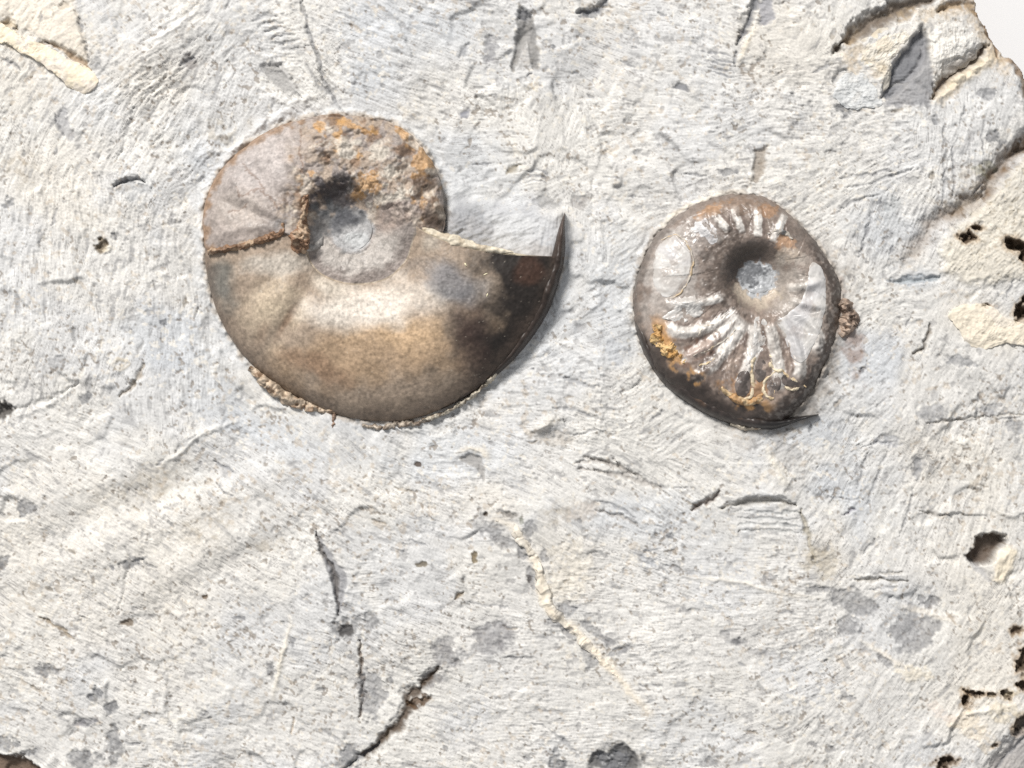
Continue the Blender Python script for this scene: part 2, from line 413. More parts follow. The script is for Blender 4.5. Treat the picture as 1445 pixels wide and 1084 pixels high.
def patch(b, col=GREY, depth=2.0, k=0.9, edge=0.24, rag=0.5, texture=0.9):
    k = 0.86 * k
    """a scab knocked off the dusty surface: bare stone, slightly sunk, ragged edge"""
    x, y, rx, ry = b[:4]
    if max(col) < 0.32: col = tuple(0.74 * q_ for q_ in col)
    w = win([(x - rx, y - rx), (x + rx, y + rx), (x - ry, y - ry), (x + ry, y + ry)], 14)
    x_, y_ = X[w], Y[w]
    wv = 0.35 * min(rx, ry)
    e = ell(x_ + wv * nz(x_, y_, 13), y_ + wv * nz(x_, y_, 13), b, rag * nz(x_, y_, max(7, min(rx, ry) * 1.3), 4) + 0.22 * nz(x_, y_, 4.5, 2))
    m = ss(1 + edge, 1 - edge, e)
    H[w] = H[w] - depth * m + m * texture * nz(x_, y_, 6)
    C[w] = blend(C[w], m * (0.85 + 0.2 * nz(x_, y_, 5)), col, k)
    C[w] = blend(C[w], m * ss(0.35, 0.9, nz(x_, y_, 6)), (0.42, 0.42, 0.42), 0.6)

def ppoly(pts, col=GREY, depth=2.0, k=0.9, soft=2.5, rag=4.0, tilt=(0, 0)):
    w = win(pts, 16); x_, y_ = X[w], Y[w]
    d = sdf(x_ + rag * nz(x_, y_, 14) + .5 * rag * nz(x_, y_, 5), y_ + rag * nz(x_, y_, 14) + .5 * rag * nz(x_, y_, 5), pts)
    m = ss(soft, -soft, d)
    cx, cy = np.mean(np.asarray(pts, float), 0)
    H[w] = H[w] - m * (depth + tilt[0] * (x_ - cx) + tilt[1] * (y_ - cy))
    if col is not None: C[w] = blend(C[w], m, col, k)
    return w, m

def crack(pts, width, depth, col=None, k=0.7, rag=2.5, n=60):
    """V groove along a line; width tapers to the ends"""
    p = spline(pts, n); w = win(p, width * 2 + 10); x_, y_ = X[w], Y[w]
    d, t = seg_dist(x_ + rag * nz(x_, y_, 9), y_ + rag * nz(x_, y_, 9), p)
    ww = width * (0.35 + 0.65 * np.sin(np.clip(t, 0.02, 0.98) * math.pi)) * (1 + 0.5 * nz(x_, y_, 12))
    m = np.clip(1 - d / np.maximum(ww, 0.8), 0, 1)
    H[w] -= depth * m ** 0.8
    if col is not None: C[w] = blend(C[w], ss(0.0, 0.85, m), col, k)

def step(pts, h, fade, rag=3.0, side=1, n=60):
    """one side of the line stands higher and dies out over `fade`"""
    p = spline(pts, n); w = win(p, fade * 2); x_, y_ = X[w], Y[w]
    xx = x_ + rag * nz(x_, y_, 14); yy = y_ + rag * nz(x_, y_, 14)
    d, t = seg_dist(xx, yy, p)
    i = np.clip((t * (n - 1)).astype(int), 0, n - 2)
    tx = (p[i + 1] - p[i]); s = tx[..., 0] * (yy - p[i][..., 1]) - tx[..., 1] * (xx - p[i][..., 0])
    s = np.sign(s) * side
    end = np.sin(np.clip(t, 0.0, 1) * math.pi) ** 0.5
    H[w] += h * end * np.exp(-d / fade) * np.where(s > 0, ss(0, 2.5, d), 0)

def ridge(pts, width, h, col=None, k=0.6, rag=2.0, n=60):
    p = spline(pts, n); w = win(p, width * 2 + 8); x_, y_ = X[w], Y[w]
    d, t = seg_dist(x_ + rag * nz(x_, y_, 10), y_ + rag * nz(x_, y_, 10), p)
    m = np.exp(-(d / (width * 0.5)) ** 2) * np.sin(np.clip(t, 0.03, 0.97) * math.pi) ** 0.4
    H[w] += h * m * (1 + 0.4 * nz(x_, y_, 10))
    if col is not None: C[w] = blend(C[w], m, col, k)

def hole(b, depth, col=BROWN, rag=0.55):
    x, y, rx, ry = b[:4]; r = max(rx, ry)
    w = win([(x - r, y - r), (x + r, y + r)], 26); x_, y_ = X[w], Y[w]
    e = ell(x_, y_, b, rag * nz(x_, y_, max(5, min(rx, ry))))
    m = ss(1.2, 0.5, e + .07 * nz(x_, y_, 6, 2))
    col = tuple(0.6 * q_ for q_ in col)
    H[w] -= depth * m * (1 + .3 * nz(x_, y_, 6))
    C[w] = blend(C[w], ss(2.0, 1.0, e + .2 * nz(x_, y_, 7)), (0.33, 0.235, 0.14), 0.6 if (max(rx, ry) > 5 and x > 1300) else 0.0)
    C[w] = blend(C[w], ss(1.3, 0.8, e), col, 0.88)

# --- broad relief -----------------------------------------------------------
# valley at the right and the cream mass beyond it
VAL = [(1445, 205), (1434, 214), (1416, 229), (1396, 258), (1380, 282), (1350, 296), (1320, 316), (1300, 338), (1278, 370)]
p = spline(VAL, 60); w = win(p, 90); x_, y_ = X[w], Y[w]
d, t = seg_dist(x_ + 5 * nz(x_, y_, 18), y_ + 5 * nz(x_, y_, 18), p)
H[w] -= 20 * np.exp(-(d / 12) ** 2) * (1 - 0.75 * t) + 6 * np.exp(-d / 28) * (1 - t)
C[w] = blend(C[w], np.exp(-(d / 13) ** 2) * (1 - 0.6 * t) * (1 + .4 * nz(x_, y_, 12)), (0.16, 0.105, 0.06), 0.85)
w, m = ppoly([(1450, 222), (1425, 245), (1398, 280), (1370, 305), (1345, 325), (1330, 350), (1335, 385), (1370, 400), (1450, 390), (1500, 300)], (0.60, 0.55, 0.45), -5, 0.5, 8, 6)
# slab edge falls away on the right and at the bottom right
EDGE = np.array([(1240, -240), (1318, -100), (1375, -2), (1386, 16), (1397, 38), (1420, 78), (1438, 84), (1450, 98), (1462, 150), (1458, 205), (1470, 300), (1474, 420), (1470, 560), (1478, 700), (1478, 840), (1476, 930), (1474, 1010), (1470, 1080), (1462, 1130), (1430, 1190), (1400, 1300)])
de, te = seg_dist(X[:, nu * 3 // 4:] + 5 * nz(X[:, nu * 3 // 4:], Y[:, nu * 3 // 4:], 22), Y[:, nu * 3 // 4:] + 3 * nz(X[:, nu * 3 // 4:], Y[:, nu * 3 // 4:], 16), EDGE)
i = np.clip((te * 200).astype(int), 0, 200)
EP = np.vstack([EDGE, (-4000, 1300), (-4000, -240)])
ins = inside(X[:, nu * 3 // 4:] + 3 * vn(X[:, nu * 3 // 4:], Y[:, nu * 3 // 4:], 14, 7), Y[:, nu * 3 // 4:] + 3 * vn(X[:, nu * 3 // 4:], Y[:, nu * 3 // 4:], 14, 8), EP)
Hs = H[:, nu * 3 // 4:]; Cs = C[:, nu * 3 // 4:]
Hs -= np.where(ins, 16 * np.exp(-de / 9) + 6 * np.exp(-de / 30), 0)
Cs[:] = blend(Cs, np.where(ins, ss(15, 2, de + 7 * nz(X[:, nu * 3 // 4:], Y[:, nu * 3 // 4:], 14)), 1), (0.20, 0.125, 0.065), 0.8)
OUTSIDE = np.zeros(X.shape, bool); OUTSIDE[:, nu * 3 // 4:] = ~ins

# top right broken corner: groove, wedge and blocks
crack([(1183, 66), (1200, 52), (1222, 37), (1260, 16), (1290, 5), (1330, -6)], 23, 17, (0.10, 0.07, 0.045), 0.85, 3)  # dark brown groove, shadow under its upper lip painted in
crack([(1325, 14), (1350, 5), (1372, 10), (1392, 30)], 13, 12, (0.20, 0.13, 0.07), 0.8)
for b_ in ((1330, 14, 60, 10, 5), (1398, 60, 16, 50, 25), (1205, 75, 14, 26), (1360, 112, 46, 10, 38), (1236, 104, 12, 10)):
    patch(b_, (0.42, 0.32, 0.20), 0.5, .6, .5)
ppoly([(1303, 36), (1256, 98), (1245, 138), (1260, 140), (1303, 92), (1310, 60)], DARK, 14, 0.9, 4, 2)
ppoly([(1304, 50), (1311, 84), (1309, 96), (1319, 116), (1312, 150), (1246, 150), (1262, 128), (1292, 90)], (0.24, 0.24, 0.25), 4, 0.85, 3, 3, (0.08, 0))
crack([(1392, 66), (1372, 84), (1342, 104), (1326, 120), (1318, 138)], 17, 17, (0.11, 0.072, 0.045), 0.85)  # shadow under the block painted into the groove colour
ridge([(1405, 78), (1376, 98), (1345, 118), (1322, 142)], 14, 5, CREAM, 0.8)
crack([(1386, 20), (1402, 48), (1412, 78)], 9, 8, (0.18, 0.11, 0.06), 0.8)
patch((1190, 153, 13, 8, -20), DARK, 2); crack([(1178, 120), (1184, 104), (1196, 98)], 6, 6, DARK, 0.5)
patch((1392, 133, 17, 8), GREY, 1.5); patch((1402, 192, 9, 12, 60), DARK, 1.5); patch((1320, 170, 5, 6), GREY, 1); patch((1440, 205, 7, 9), BROWN, 4)
# top
ppoly([(734, 8), (752, 24), (758, 55), (762, 98), (750, 97), (744, 60), (724, 100), (720, 98), (727, 60)], (0.18, 0.175, 0.17), 6, 0.85, 3, 2)
ppoly([(738, 50), (750, 45), (752, 95), (730, 97)], (0.33, 0.32, 0.31), -2, 0.6, 4, 2)
patch((740, 18, 10, 8), DARK, 3); patch((756, 122, 9, 9), CREAM, -1, 0.6); crack([(745, 108), (752, 102)], 4, 4, DARK)
crack([(858, -6), (848, 8), (832, 15), (815, 18)], 9, 9, DARK, 0.8); patch((835, 16, 18, 6, 20), GREY, 1)
patch((690, 75, 9, 24, -10), (0.26, 0.26, 0.28), 2, 0.8); crack([(660, 62), (648, 82)], 5, 3, GREY)
crack([(1068, -8), (1062, 15), (1052, 42), (1040, 62)], 11, 10, DARK, 0.85); ppoly([(1074, 0), (1090, 2), (1094, 22), (1080, 38), (1070, 30)], (0.27, 0.27, 0.29), 3, 0.85)
crack([(1040, 72), (1038, 92)], 4, 4, GREY); ridge([(1064, 40), (1050, 70), (1042, 92)], 7, 3, CREAM, .5)
for q in range(5): crack([(990 + 3 * q, 70 + 8 * q), (1015 + 3 * q, 76 + 8 * q), (1036, 82 + 7 * q)], 2.6, 2.2, GREY, 0.7)
ppoly([(950, 124), (958, 115), (966, 120), (975, 132), (962, 128)], DARK, 3, 0.8, 1.5, 1.5)
ppoly([(1066, 212), (1084, 206), (1080, 235), (1070, 258), (1060, 255)], (0.25, 0.21, 0.17), 5, 0.75, 3, 2); patch((1025, 243, 14, 5, 5), GREY, 1)
crack([(700, 60), (705, 68)], 3, 2, DARK); patch((780, 65, 4, 4), DARK, 1)
patch((655, 160, 9, 6, 30), (0.25, 0.26, 0.31), 1)
crack([(715, 245), (728, 236), (735, 233)], 6, 4, (0.22, 0.19, 0.14), 0.8)
crack([(675, 250), (660, 235), (645, 245)], 5, 2, None)
for q in range(3): crack([(742, 243 + 7 * q), (760, 240 + 7 * q), (772, 244 + 7 * q)], 2.4, 1.8, GREY, 0.7)
patch((772, 284, 14, 11), (0.27, 0.27, 0.27), 1.5, 0.7); patch((822, 282, 15, 9, 25), (0.24, 0.22, 0.21), 2, 0.7)
crack([(838, 255), (836, 300), (842, 330)], 6, 3, None)
# top left
crack([(105, 15), (113, 35), (118, 58), (126, 86)], 4, 4, DARK, 0.6); patch((90, 8, 11, 6, 30), (0.25, 0.19, 0.13), 3)
crack([(63, 60), (82, 68), (104, 80), (129, 98)], 6, 6, (0.28, 0.19, 0.11), 0.8); patch((58, 64, 8, 5), (0.28, 0.22, 0.16), 3)
crack([(0, 32), (14, 33), (25, 42)], 6, 5, (0.30, 0.21, 0.10), .7)
w, m = ppoly([(-40, -40), (100, -40), (112, 20), (119, 55), (126, 88), (100, 74), (60, 56), (0, 28), (-40, 20)], (0.62, 0.56, 0.47), -3, 0.6, 4, 4)
patch((135, 90, 9, 8), (0.28, 0.28, 0.28), 1); crack([(0, 80), (18, 90), (32, 100)], 4, 3, DARK, .6)
crack([(425, -5), (432, 35), (446, 75), (456, 108), (470, 138), (486, 160)], 4.5, 4.5, DARK, 0.6); step([(425, -5), (432, 35), (446, 75), (456, 108), (470, 138)], 5, 14, side=-1)
ppoly([(368, 92), (396, 86), (412, 112), (426, 138), (400, 130), (380, 112)], (0.26, 0.255, 0.25), 5, 0.75, 3, 2.5)
ridge([(366, 122), (388, 138), (410, 146), (430, 140), (452, 134)], 9, 5, (0.62, 0.61, 0.59), .6)
ridge([(385, 80), (410, 112), (428, 138)], 6, 4, (0.60, 0.59, 0.57), .4)
for q in range(6): crack([(355 + 9 * q, 30 + 8 * q), (375 + 9 * q, 22 + 9 * q), (392 + 8 * q, 24 + 8 * q)], 4, 3, GREY, 0.4)
crack([(160, 262), (176, 254), (190, 254), (206, 257)], 6, 8, DARK, 0.7); step([(206, 257), (190, 254), (176, 254), (160, 262)], 6, 18, side=1); patch((185, 270, 26, 11), (0.32, 0.33, 0.34), 2.5, .6)  # shadow under the groove's upper lip painted dark
ppoly([(80, 160), (88, 152), (98, 175), (110, 195), (96, 196), (84, 180)], (0.30, 0.30, 0.31), 3, .7)
crack([(78, 158), (82, 178), (92, 192)], 3, 3, DARK, .5)
crack([(190, 150), (178, 190), (165, 225)], 6, 4, None); crack([(212, 130), (228, 120), (236, 100)], 5, 3.5, None); crack([(235, 165), (230, 190), (212, 205)], 4, 3, None)
patch((268, 88, 9, 9), (0.24, 0.22, 0.21), 2); crack([(255, 92), (266, 84), (276, 82)], 5, 4, DARK, .5)
crack([(200, 62), (240, 36), (285, 2)], 5, 3, None); ridge([(205, 68), (250, 38), (292, 6)], 8, 3)
ridge([(300, 212), (326, 212), (345, 200)], 9, 4, (0.64, 0.63, 0.61), .6); ridge([(298, 240), (320, 222), (352, 188), (385, 168), (420, 152), (450, 148)], 13, 5, (0.62, 0.61, 0.60), .5)
hole((145, 345, 9, 8, 30), 7, (0.2, 0.15, 0.09)); patch((152, 352, 8, 5, 30), CREAM, -2, 0.7); crack([(156, 330), (163, 338)], 4, 4, DARK)
patch((12, 286, 7, 6), GREY, 1.5)
# left
hole((4, 577, 13, 12), 10, (0.11, 0.10, 0.09)); crack([(14, 578), (45, 572), (80, 560), (112, 538)], 5, 4, None); ridge([(20, 590), (60, 575), (100, 552)], 8, 2.5, (0.6, .59, .57), .4)
patch((120, 563, 11, 7, 10), GREY, 1.5); crack([(168, 562), (180, 550), (188, 540), (205, 515)], 6, 5, (0.25, 0.20, 0.14), 0.6)
for rr in (14, 9): ridge([(170 - rr, 514), (170, 514 - rr * .6), (170 + rr, 513), (170, 514 + rr * .6), (170 - rr + 1, 515)], 3, 1.2, (0.45, 0.38, 0.26), .5, 1)
patch((85, 510, 13, 9), GREY, 1, .5); patch((230, 455, 5, 4), DARK, 1)
ridge([(225, 656), (250, 643), (270, 624), (300, 606), (340, 592)], 7, 4, (0.6, .59, .56), .4); crack([(248, 640), (262, 625), (280, 614)], 4, 3, GREY, .5)
crack([(222, 655), (232, 650)], 4, 3, GREY, .6); crack([(300, 650), (312, 658), (330, 668)], 4, 3, GREY, .7)
patch((38, 718, 11, 12), DARK, 2); patch((5, 796, 7, 11), DARK, 2); patch((182, 795, 14, 6, 15), DARK, 2.5); patch((195, 788, 14, 4), GREY, 1)
crack([(182, 800), (176, 830), (165, 862)], 4, 3, None); crack([(55, 872), (75, 882), (104, 902)], 4, 4, (0.22, 0.17, 0.11), .7)
patch((158, 800, 5, 4), GREY, 1); hole((180, 878, 7, 5), 3, (0.25, 0.2, 0.15)); hole((290, 843, 4, 4), 3, (0.2, .14, .09))
patch((68, 946, 17, 9, 5), DARK, 2.5); patch((134, 980, 8, 9), DARK, 3); patch((158, 998, 10, 7, 30), DARK, 2.5); patch((120, 1020, 18, 6), (0.22, .22, .25), 2); patch((160, 1050, 14, 20, 15), DARK, 2.5, .85); patch((112, 1072, 20, 15, -20), DARK, 2.5)
ppoly([(104, 1018), (140, 1024), (150, 1050), (120, 1062), (100, 1040)], None, 3, 0, 3)
patch((8, 1050, 16, 8), GREY, 3); w, m = ppoly([(-40, 1055), (20, 1066), (45, 1076), (60, 1092), (-40, 1130)], (0.10, 0.06, 0.035), 16, 0.9, 4, 4); patch((40, 1062, 12, 4), DARK, 2)
ridge([(412, 876), (404, 905), (394, 940), (384, 985)], 7, 3, (0.63, 0.585, 0.50), .75); patch((383, 945, 5, 10), DARK, 1.5, .8); patch((413, 905, 4, 8), GREY, 1); patch((340, 872, 9, 3), GREY, 1)
crack([(415, 1015), (410, 1038)], 4, 4, (.3, .22, .14), .6); crack([(280, 570), (281, 640)], 2, 1.5, None)
# bottom middle
ppoly([(446, 750), (470, 785), (490, 812), (488, 838), (478, 870), (472, 835), (462, 800)], (0.25, 0.25, 0.26), 3, .85, 2, 2); crack([(445, 748), (458, 782), (470, 806), (476, 838), (478, 868)], 5, 7, (0.10, 0.09, 0.085), 0.8)
patch((500, 886, 24, 22), (0.21, .21, .215), 2.5); hole((488, 889, 9, 8), 3, (.12, .115, .115))
crack([(508, 905), (509, 940), (512, 965), (512, 990), (505, 1012)], 4.5, 7, (0.13, 0.10, 0.08), .8); patch((523, 980, 15, 30), (0.27, .27, .28), 2); patch((549, 960, 5, 4), DARK, 1)
patch((632, 922, 20, 18, -30), (0.235, .23, .24), 1.5); patch((690, 902, 34, 20, 20), (0.235, .23, .24), 1.5); patch((610, 958, 18, 14, 35), (0.23, .22, .22), 2)
crack([(618, 945), (592, 972), (577, 985), (572, 1010), (552, 1032), (535, 1050), (510, 1068)], 13, 9, (0.065, 0.042, 0.026), .9, 4); hole((590, 992, 14, 7, 20), 5, (.15, .09, .05)); crack([(548, 1030), (545, 1045)], 6, 4, (.17, .13, .09), .7)
crack([(535, 1050), (510, 1068), (480, 1090)], 4, 6, DARK, .7); patch((490, 1075, 18, 14, 25), GREY, 2); crack([(455, 1030), (480, 1045), (500, 1058)], 3, 2, GREY, .5)
hole((870, 1074, 27, 20), 6, (.11, .11, .115)); patch((870, 1074, 20, 14), GREY, 0); patch((790, 1076, 14, 14, 40), DARK, 3); crack([(775, 1030), (800, 1050), (815, 1068)], 5, 2.5, GREY, .5); hole((748, 815, 4, 5), 2)
# vein
VE = [(700, 732), (725, 745), (742, 768), (757, 795), (766, 835), (778, 862), (806, 886), (842, 922), (872, 955), (915, 1005)]
ridge(VE, 12, 2.5, (0.70, 0.62, 0.50), .9, 3); patch((800, 800, 34, 42, 10), (0.63, .58, .49), 0, .5)
for b in ((694, 750, 14, 12, -20), (712, 766, 21, 8, -15), (746, 754, 9, 22, -25), (766, 785, 7, 6), (735, 782, 8, 8), (750, 812, 6, 14, 10), (798, 857, 10, 13), (788, 880, 14, 7, -20), (806, 895, 14, 7, -20), (829, 912, 8, 12), (832, 938, 7, 10, -40), (838, 890, 18, 5, -40), (874, 918, 14, 5, 30), (862, 905, 10, 6)):
    patch(b, (0.235, .235, .245), 1.6, .85)
patch((714, 724, 16, 5, -20), (.2, .18, .16), 2); hole((686, 725, 4, 4), 4); patch((735, 735, 5, 5), (.17, .18, .13), 1)
patch((820, 722, 30, 14, 20), (.36, .31, .26), 0.5, .6); crack([(842, 706), (870, 716), (895, 730)], 4, 3, GREY, .6); patch((946, 756, 5, 5), GREY, 1.5)
hole((669, 786, 4, 8), 3, (.28, .22, .13)); crack([(643, 846), (655, 836)], 6, 5, (.2, .15, .09), .8); crack([(655, 850), (720, 858)], 3, 1.5, GREY, .5); hole((596, 796, 9, 3), 2, (.25, .21, .15)); hole((590, 655, 5, 3), 2)
crack([(905, 778), (935, 776)], 3, 2, (.24, .25, .27), .7); patch((912, 790, 14, 4, -25), (.3, .31, .33), 1); crack([(935, 798), (975, 808), (1010, 812)], 5, 2, GREY, .4)
for b in ((885, 915, 12, 4, 30), (1040, 905, 12, 6), (1075, 920, 20, 4, -5), (1078, 950, 4, 3), (1022, 895, 6, 5)): patch(b, (.28, .28, .29), 1, .7)
# centre
ppoly([(648, 646), (662, 640), (680, 646), (686, 664), (683, 680), (676, 662), (652, 652)], (0.25, .24, .23), 4, .8, 2, 1.5); ridge([(646, 640), (664, 632), (684, 640), (690, 650)], 9, 4, (.58, .52, .42), .6)
ridge([(752, 606), (772, 598), (792, 589)], 14, 11, (.55, .51, .44), .5); patch((775, 618, 30, 9, -5), (.38, .34, .29), .5, .6); crack([(795, 590), (798, 604)], 4, 4, GREY, .4); crack([(805, 612), (820, 612), (845, 605)], 4, 3, GREY, .5)
for i_, q in enumerate(([(812, 652), (840, 650), (865, 655), (880, 662), (905, 672)], [(815, 660), (850, 665), (885, 674), (925, 688), (945, 700)], [(825, 645), (850, 652), (862, 660)], [(866, 648), (880, 664), (900, 672)], [(840, 720), (870, 728), (900, 742)])):
    crack(q, 4.5, 4.5, (.27, .25, .23), .6)
crack([(780, 575), (810, 580), (840, 588)], 4, 2.5, GREY, .5); crack([(790, 532), (820, 540), (845, 548)], 4, 2.5, GREY, .5)
crack([(876, 555), (900, 545), (905, 535)], 4, 3, None); ridge([(846, 300), (846, 420), (850, 560), (856, 610)], 10, 2.5); step([(852, 620), (850, 570), (845, 500)], 3, 30, side=-1)
crack([(915, 596), (935, 580)], 4, 3, GREY, .5); patch((870, 500, 18, 20), (.36, .38, .41), 0, .5)
# gouge below the small fossil, its lip shadow painted dark
crack([(976, 719), (990, 711), (1004, 706), (1012, 694)], 7, 8, (.16, .12, .10), .7); step([(1012, 694), (1004, 706), (990, 711), (976, 719)], 6, 22, side=1)
step([(1125, 712), (1100, 703), (1060, 704), (1030, 716), (1012, 716)], 8, 24, side=1); crack([(1018, 716), (1040, 711), (1062, 706), (1096, 706), (1124, 714)], 8, 6, (.25, .23, .20), .6)
for q in range(4): crack([(1040, 722 + 9 * q), (1085, 724 + 8 * q), (1130, 722 + 10 * q)], 3.4, 2.6, (.3, .31, .31), .5)
crack([(1132, 722), (1138, 745), (1146, 775), (1152, 800)], 6, 5, (.33, .30, .24), .7); step([(1132, 722), (1138, 745), (1148, 790)], 5, 22, side=-1)
ppoly([(1088, 640), (1100, 626), (1125, 628), (1132, 650), (1112, 664), (1100, 655)], (.36, .355, .35), 1.5, .6); ridge([(1082, 630), (1092, 655), (1110, 685)], 11, 2.5, (.62, .58, .50), .6); patch((1160, 795, 22, 16, -30), (.35, .31, .24), 1, .6)
crack([(1206, 817), (1240, 818), (1280, 819)], 5, 5, (.24, .22, .19), .6); crack([(1240, 809), (1275, 807)], 4, 4, (.25, .23, .2), .5); ridge([(1208, 812), (1280, 813)], 4, 2); crack([(1225, 832), (1265, 826)], 3, 2, GREY, .5)
crack([(1188, 727), (1198, 722), (1206, 719)], 5, 4, (.15, .14, .18), .7); crack([(1168, 703), (1195, 704), (1222, 705)], 2.5, 2, GREY, .5)
for q in ([(1225, 636), (1215, 670), (1208, 690)], [(1250, 640), (1235, 680), (1224, 712)], [(1290, 690), (1280, 730), (1268, 760)], [(1212, 628), (1236, 626), (1262, 624)]): crack(q, 3.4, 2.8, GREY, .45)
patch((1250, 625, 16, 7), (.3, .31, .34), 1, .6); patch((1296, 656, 9, 14, -30), (.3, .3, .31), 1.5, .7)
ridge([(970, 815), (1040, 822), (1110, 838), (1160, 846)], 6, 2, (.6, .56, .49), .5)
for b in ((1085, 818, 12, 8, 0), (1205, 850, 36, 13, -18), (1197, 887, 14, 14), (1150, 832, 16, 5), (1040, 905, 10, 6), (1292, 898, 30, 40, -8), (1250, 934, 15, 5, -45), (1195, 985, 9, 4), (1315, 850, 14, 7, 20), (1300, 848, 7, 5), (1148, 1050, 9, 6), (1172, 1058, 8, 5), (1000, 1075, 12, 8)):
    patch(b, (.225, .225, .235), 2, .85)
ridge([(1215, 905), (1250, 925), (1280, 945)], 7, 2.5, (.63, .58, .5), .6); ridge([(1270, 855), (1310, 865), (1350, 880)], 7, 2, (.63, .58, .5), .5)
crack([(1335, 862), (1350, 878)], 4, 3, (.25, .2, .15), .6)
step([(1402, 730), (1370, 727), (1335, 726), (1298, 725)], 5, 22, side=1); crack([(1298, 722), (1325, 728), (1340, 727)], 5, 4, (.25, .23, .21), .6)
step([(1450, 584), (1400, 588), (1360, 591), (1330, 593), (1308, 598)], -4, 26, side=-1); crack([(1308, 598), (1335, 593), (1380, 589), (1450, 584)], 4, 3.5, (.3, .28, .25), .5)
for b in ((1314, 584, 15, 14), (1397, 577, 16, 7, 10), (1434, 604, 11, 10), (1357, 511, 21, 7, -8), (1295, 660, 6, 14)): patch(b, (.26, .265, .28), 1.5, .8)
crack([(1313, 458), (1307, 480), (1302, 492), (1290, 499)], 5, 6, (.14, .12, .1), .7); crack([(1286, 450), (1280, 462)], 4, 3, GREY, .5)
patch((1290, 395, 32, 6, 4), (.27, .30, .33), 2, .8); crack([(1255, 397), (1290, 397), (1328, 390)], 5, 4, (.26, .29, .31), .6)
for q in ([(1232, 300), (1222, 330), (1212, 362)], [(1330, 225), (1333, 260), (1330, 290)], [(1342, 210), (1345, 250), (1343, 280)], [(1180, 300), (1205, 285), (1240, 275)], [(1185, 252), (1220, 248), (1260, 240)], [(1190, 265), (1230, 258), (1290, 236)]): crack(q, 3.6, 3.2, GREY, .5)
patch((1258, 290, 12, 14), (.33, .35, .36), 1, .6); patch((1240, 285, 5, 4), DARK, 1); patch((1290, 255, 9, 6), GREY, 1, .5); patch((1384, 240, 8, 14, 60), (.26, .24, .14), 1.5, .7); patch((1398, 235, 6, 11, 60), (.26, .25, .16), 1.5, .6)
patch((1268, 372, 22, 7, 15), (.36, .37, .38), 2, .5)
# holes at the right
for b, dd in (((1364, 336, 6, 11, 80), 16), ((1376, 322, 10, 4), 10), ((1440, 350, 12, 20, 60), 24), ((1446, 438, 11, 15), 22), ((1363, 988, 6, 12), 16), ((1376, 979, 12, 4), 10), ((1421, 980, 9, 6), 12), ((1398, 980, 6, 3), 6), ((1444, 970, 9, 7), 14), ((1446, 935, 10, 16), 14), ((1443, 1020, 11, 12), 14), ((1437, 1034, 7, 5), 10), ((1332, 1077, 14, 8, 15), 14), ((1404, 1053, 6, 3, 30), 6), ((1392, 432, 8, 3), 7), ((1434, 890, 8, 6), 6)):
    hole(b, dd)
ppoly([(1361, 783), (1374, 772), (1384, 756), (1400, 752), (1418, 756), (1420, 766), (1404, 784), (1398, 797), (1376, 796)], (0.07, 0.045, 0.03), 24, .9, 4, 3)
ppoly([(1362, 786), (1380, 797), (1392, 808), (1398, 822), (1386, 816), (1372, 800)], (.33, .33, .34), 3, .6, 3, 2)
w, m = ppoly([(1406, 788), (1420, 770), (1436, 775), (1432, 800), (1415, 822), (1400, 820)], CREAM, -3, .75, 4, 3)
ppoly([(1420, 1050), (1455, 1020), (1470, 1100), (1380, 1110), (1400, 1070)], (.30, .28, .27), 12, .7, 14, 5); crack([(1450, 1040), (1420, 1075), (1395, 1100)], 4, 4, DARK, .6)
patch((1370, 1030, 38, 14, -35), (.64, .55, .42), -1, .6); patch((1330, 1008, 22, 7, -35), (.56, .48, .42), 0, .6)
patch((1420, 1000, 30, 22), (.62, .54, .40), -1, .6); ridge([(1352, 1010), (1375, 1005), (1420, 1000)], 8, 3); patch((1285, 950, 22, 9, -5), (.66, .60, .49), -1, .8)

# scattered flecks, nicks and pits
rf = np.random.default_rng(23)
for q in range(150):
    u_, v_ = rf.uniform(-60, 1430), rf.uniform(-60, 1140)
    k_ = np.argmin((ST[:, 0] - u_) ** 2 + (ST[:, 1] - v_) ** 2); an = ST[k_, 2] + rf.normal(0, 12)
    c_ = [DARK, GREY, (0.24, 0.20, 0.15), (0.27, 0.265, 0.26)][rf.integers(4)]
    if rf.random() < .5:
        patch((u_, v_, rf.uniform(3, 8), rf.uniform(1.6, 3.6), an), c_, rf.uniform(.8, 2), .8)
    else:
        l_ = rf.uniform(5, 16); ca, sa = math.cos(math.radians(an)), math.sin(math.radians(an))
        crack([(u_ - l_ * ca, v_ + l_ * sa), (u_ + rf.normal(0, 1.5), v_ + rf.normal(0, 1.5)), (u_ + l_ * ca, v_ - l_ * sa)], rf.uniform(2, 3.4), rf.uniform(1.5, 3.5), c_, .6, 2, 12)

# --- rock meets fossils -----------------------------------------------------
wA = win(A_ALL, 60); xa, ya = X[wA], Y[wA]
dA = sdf(xa, ya, A_ALL)
cA = C[wA]
cA = blend(cA, ss(30, 4, dA + 12 * nz(xa, ya, 20)), (0.50, 0.51, 0.52), .55)
cA = blend(cA, ss(9, 1, dA + 5 * nz(xa, ya, 9)), (0.36, 0.30, 0.235), .6)
H[wA] = H[wA] * ss(-10, 10, dA) - 6 * np.exp(-np.maximum(dA, 0) / 20)
H[wA] += 4.0 * np.exp(-((dA - 7) / 7) ** 2) * ss(0, -1, (xa - 440) / 200) * (1 + .5 * nz(xa, ya, 16))
dj = dA + 2.4 * nz(xa, ya, 8)
H[wA] += 2.0 * nz(xa, ya, 9) * ss(12, 2, np.abs(dA))
lipm = np.where(xa < 640, 1.0, 0.0) * ss(640, 600, xa) + 0.35 * ss(600, 660, xa) * ss(470, 520, ya)
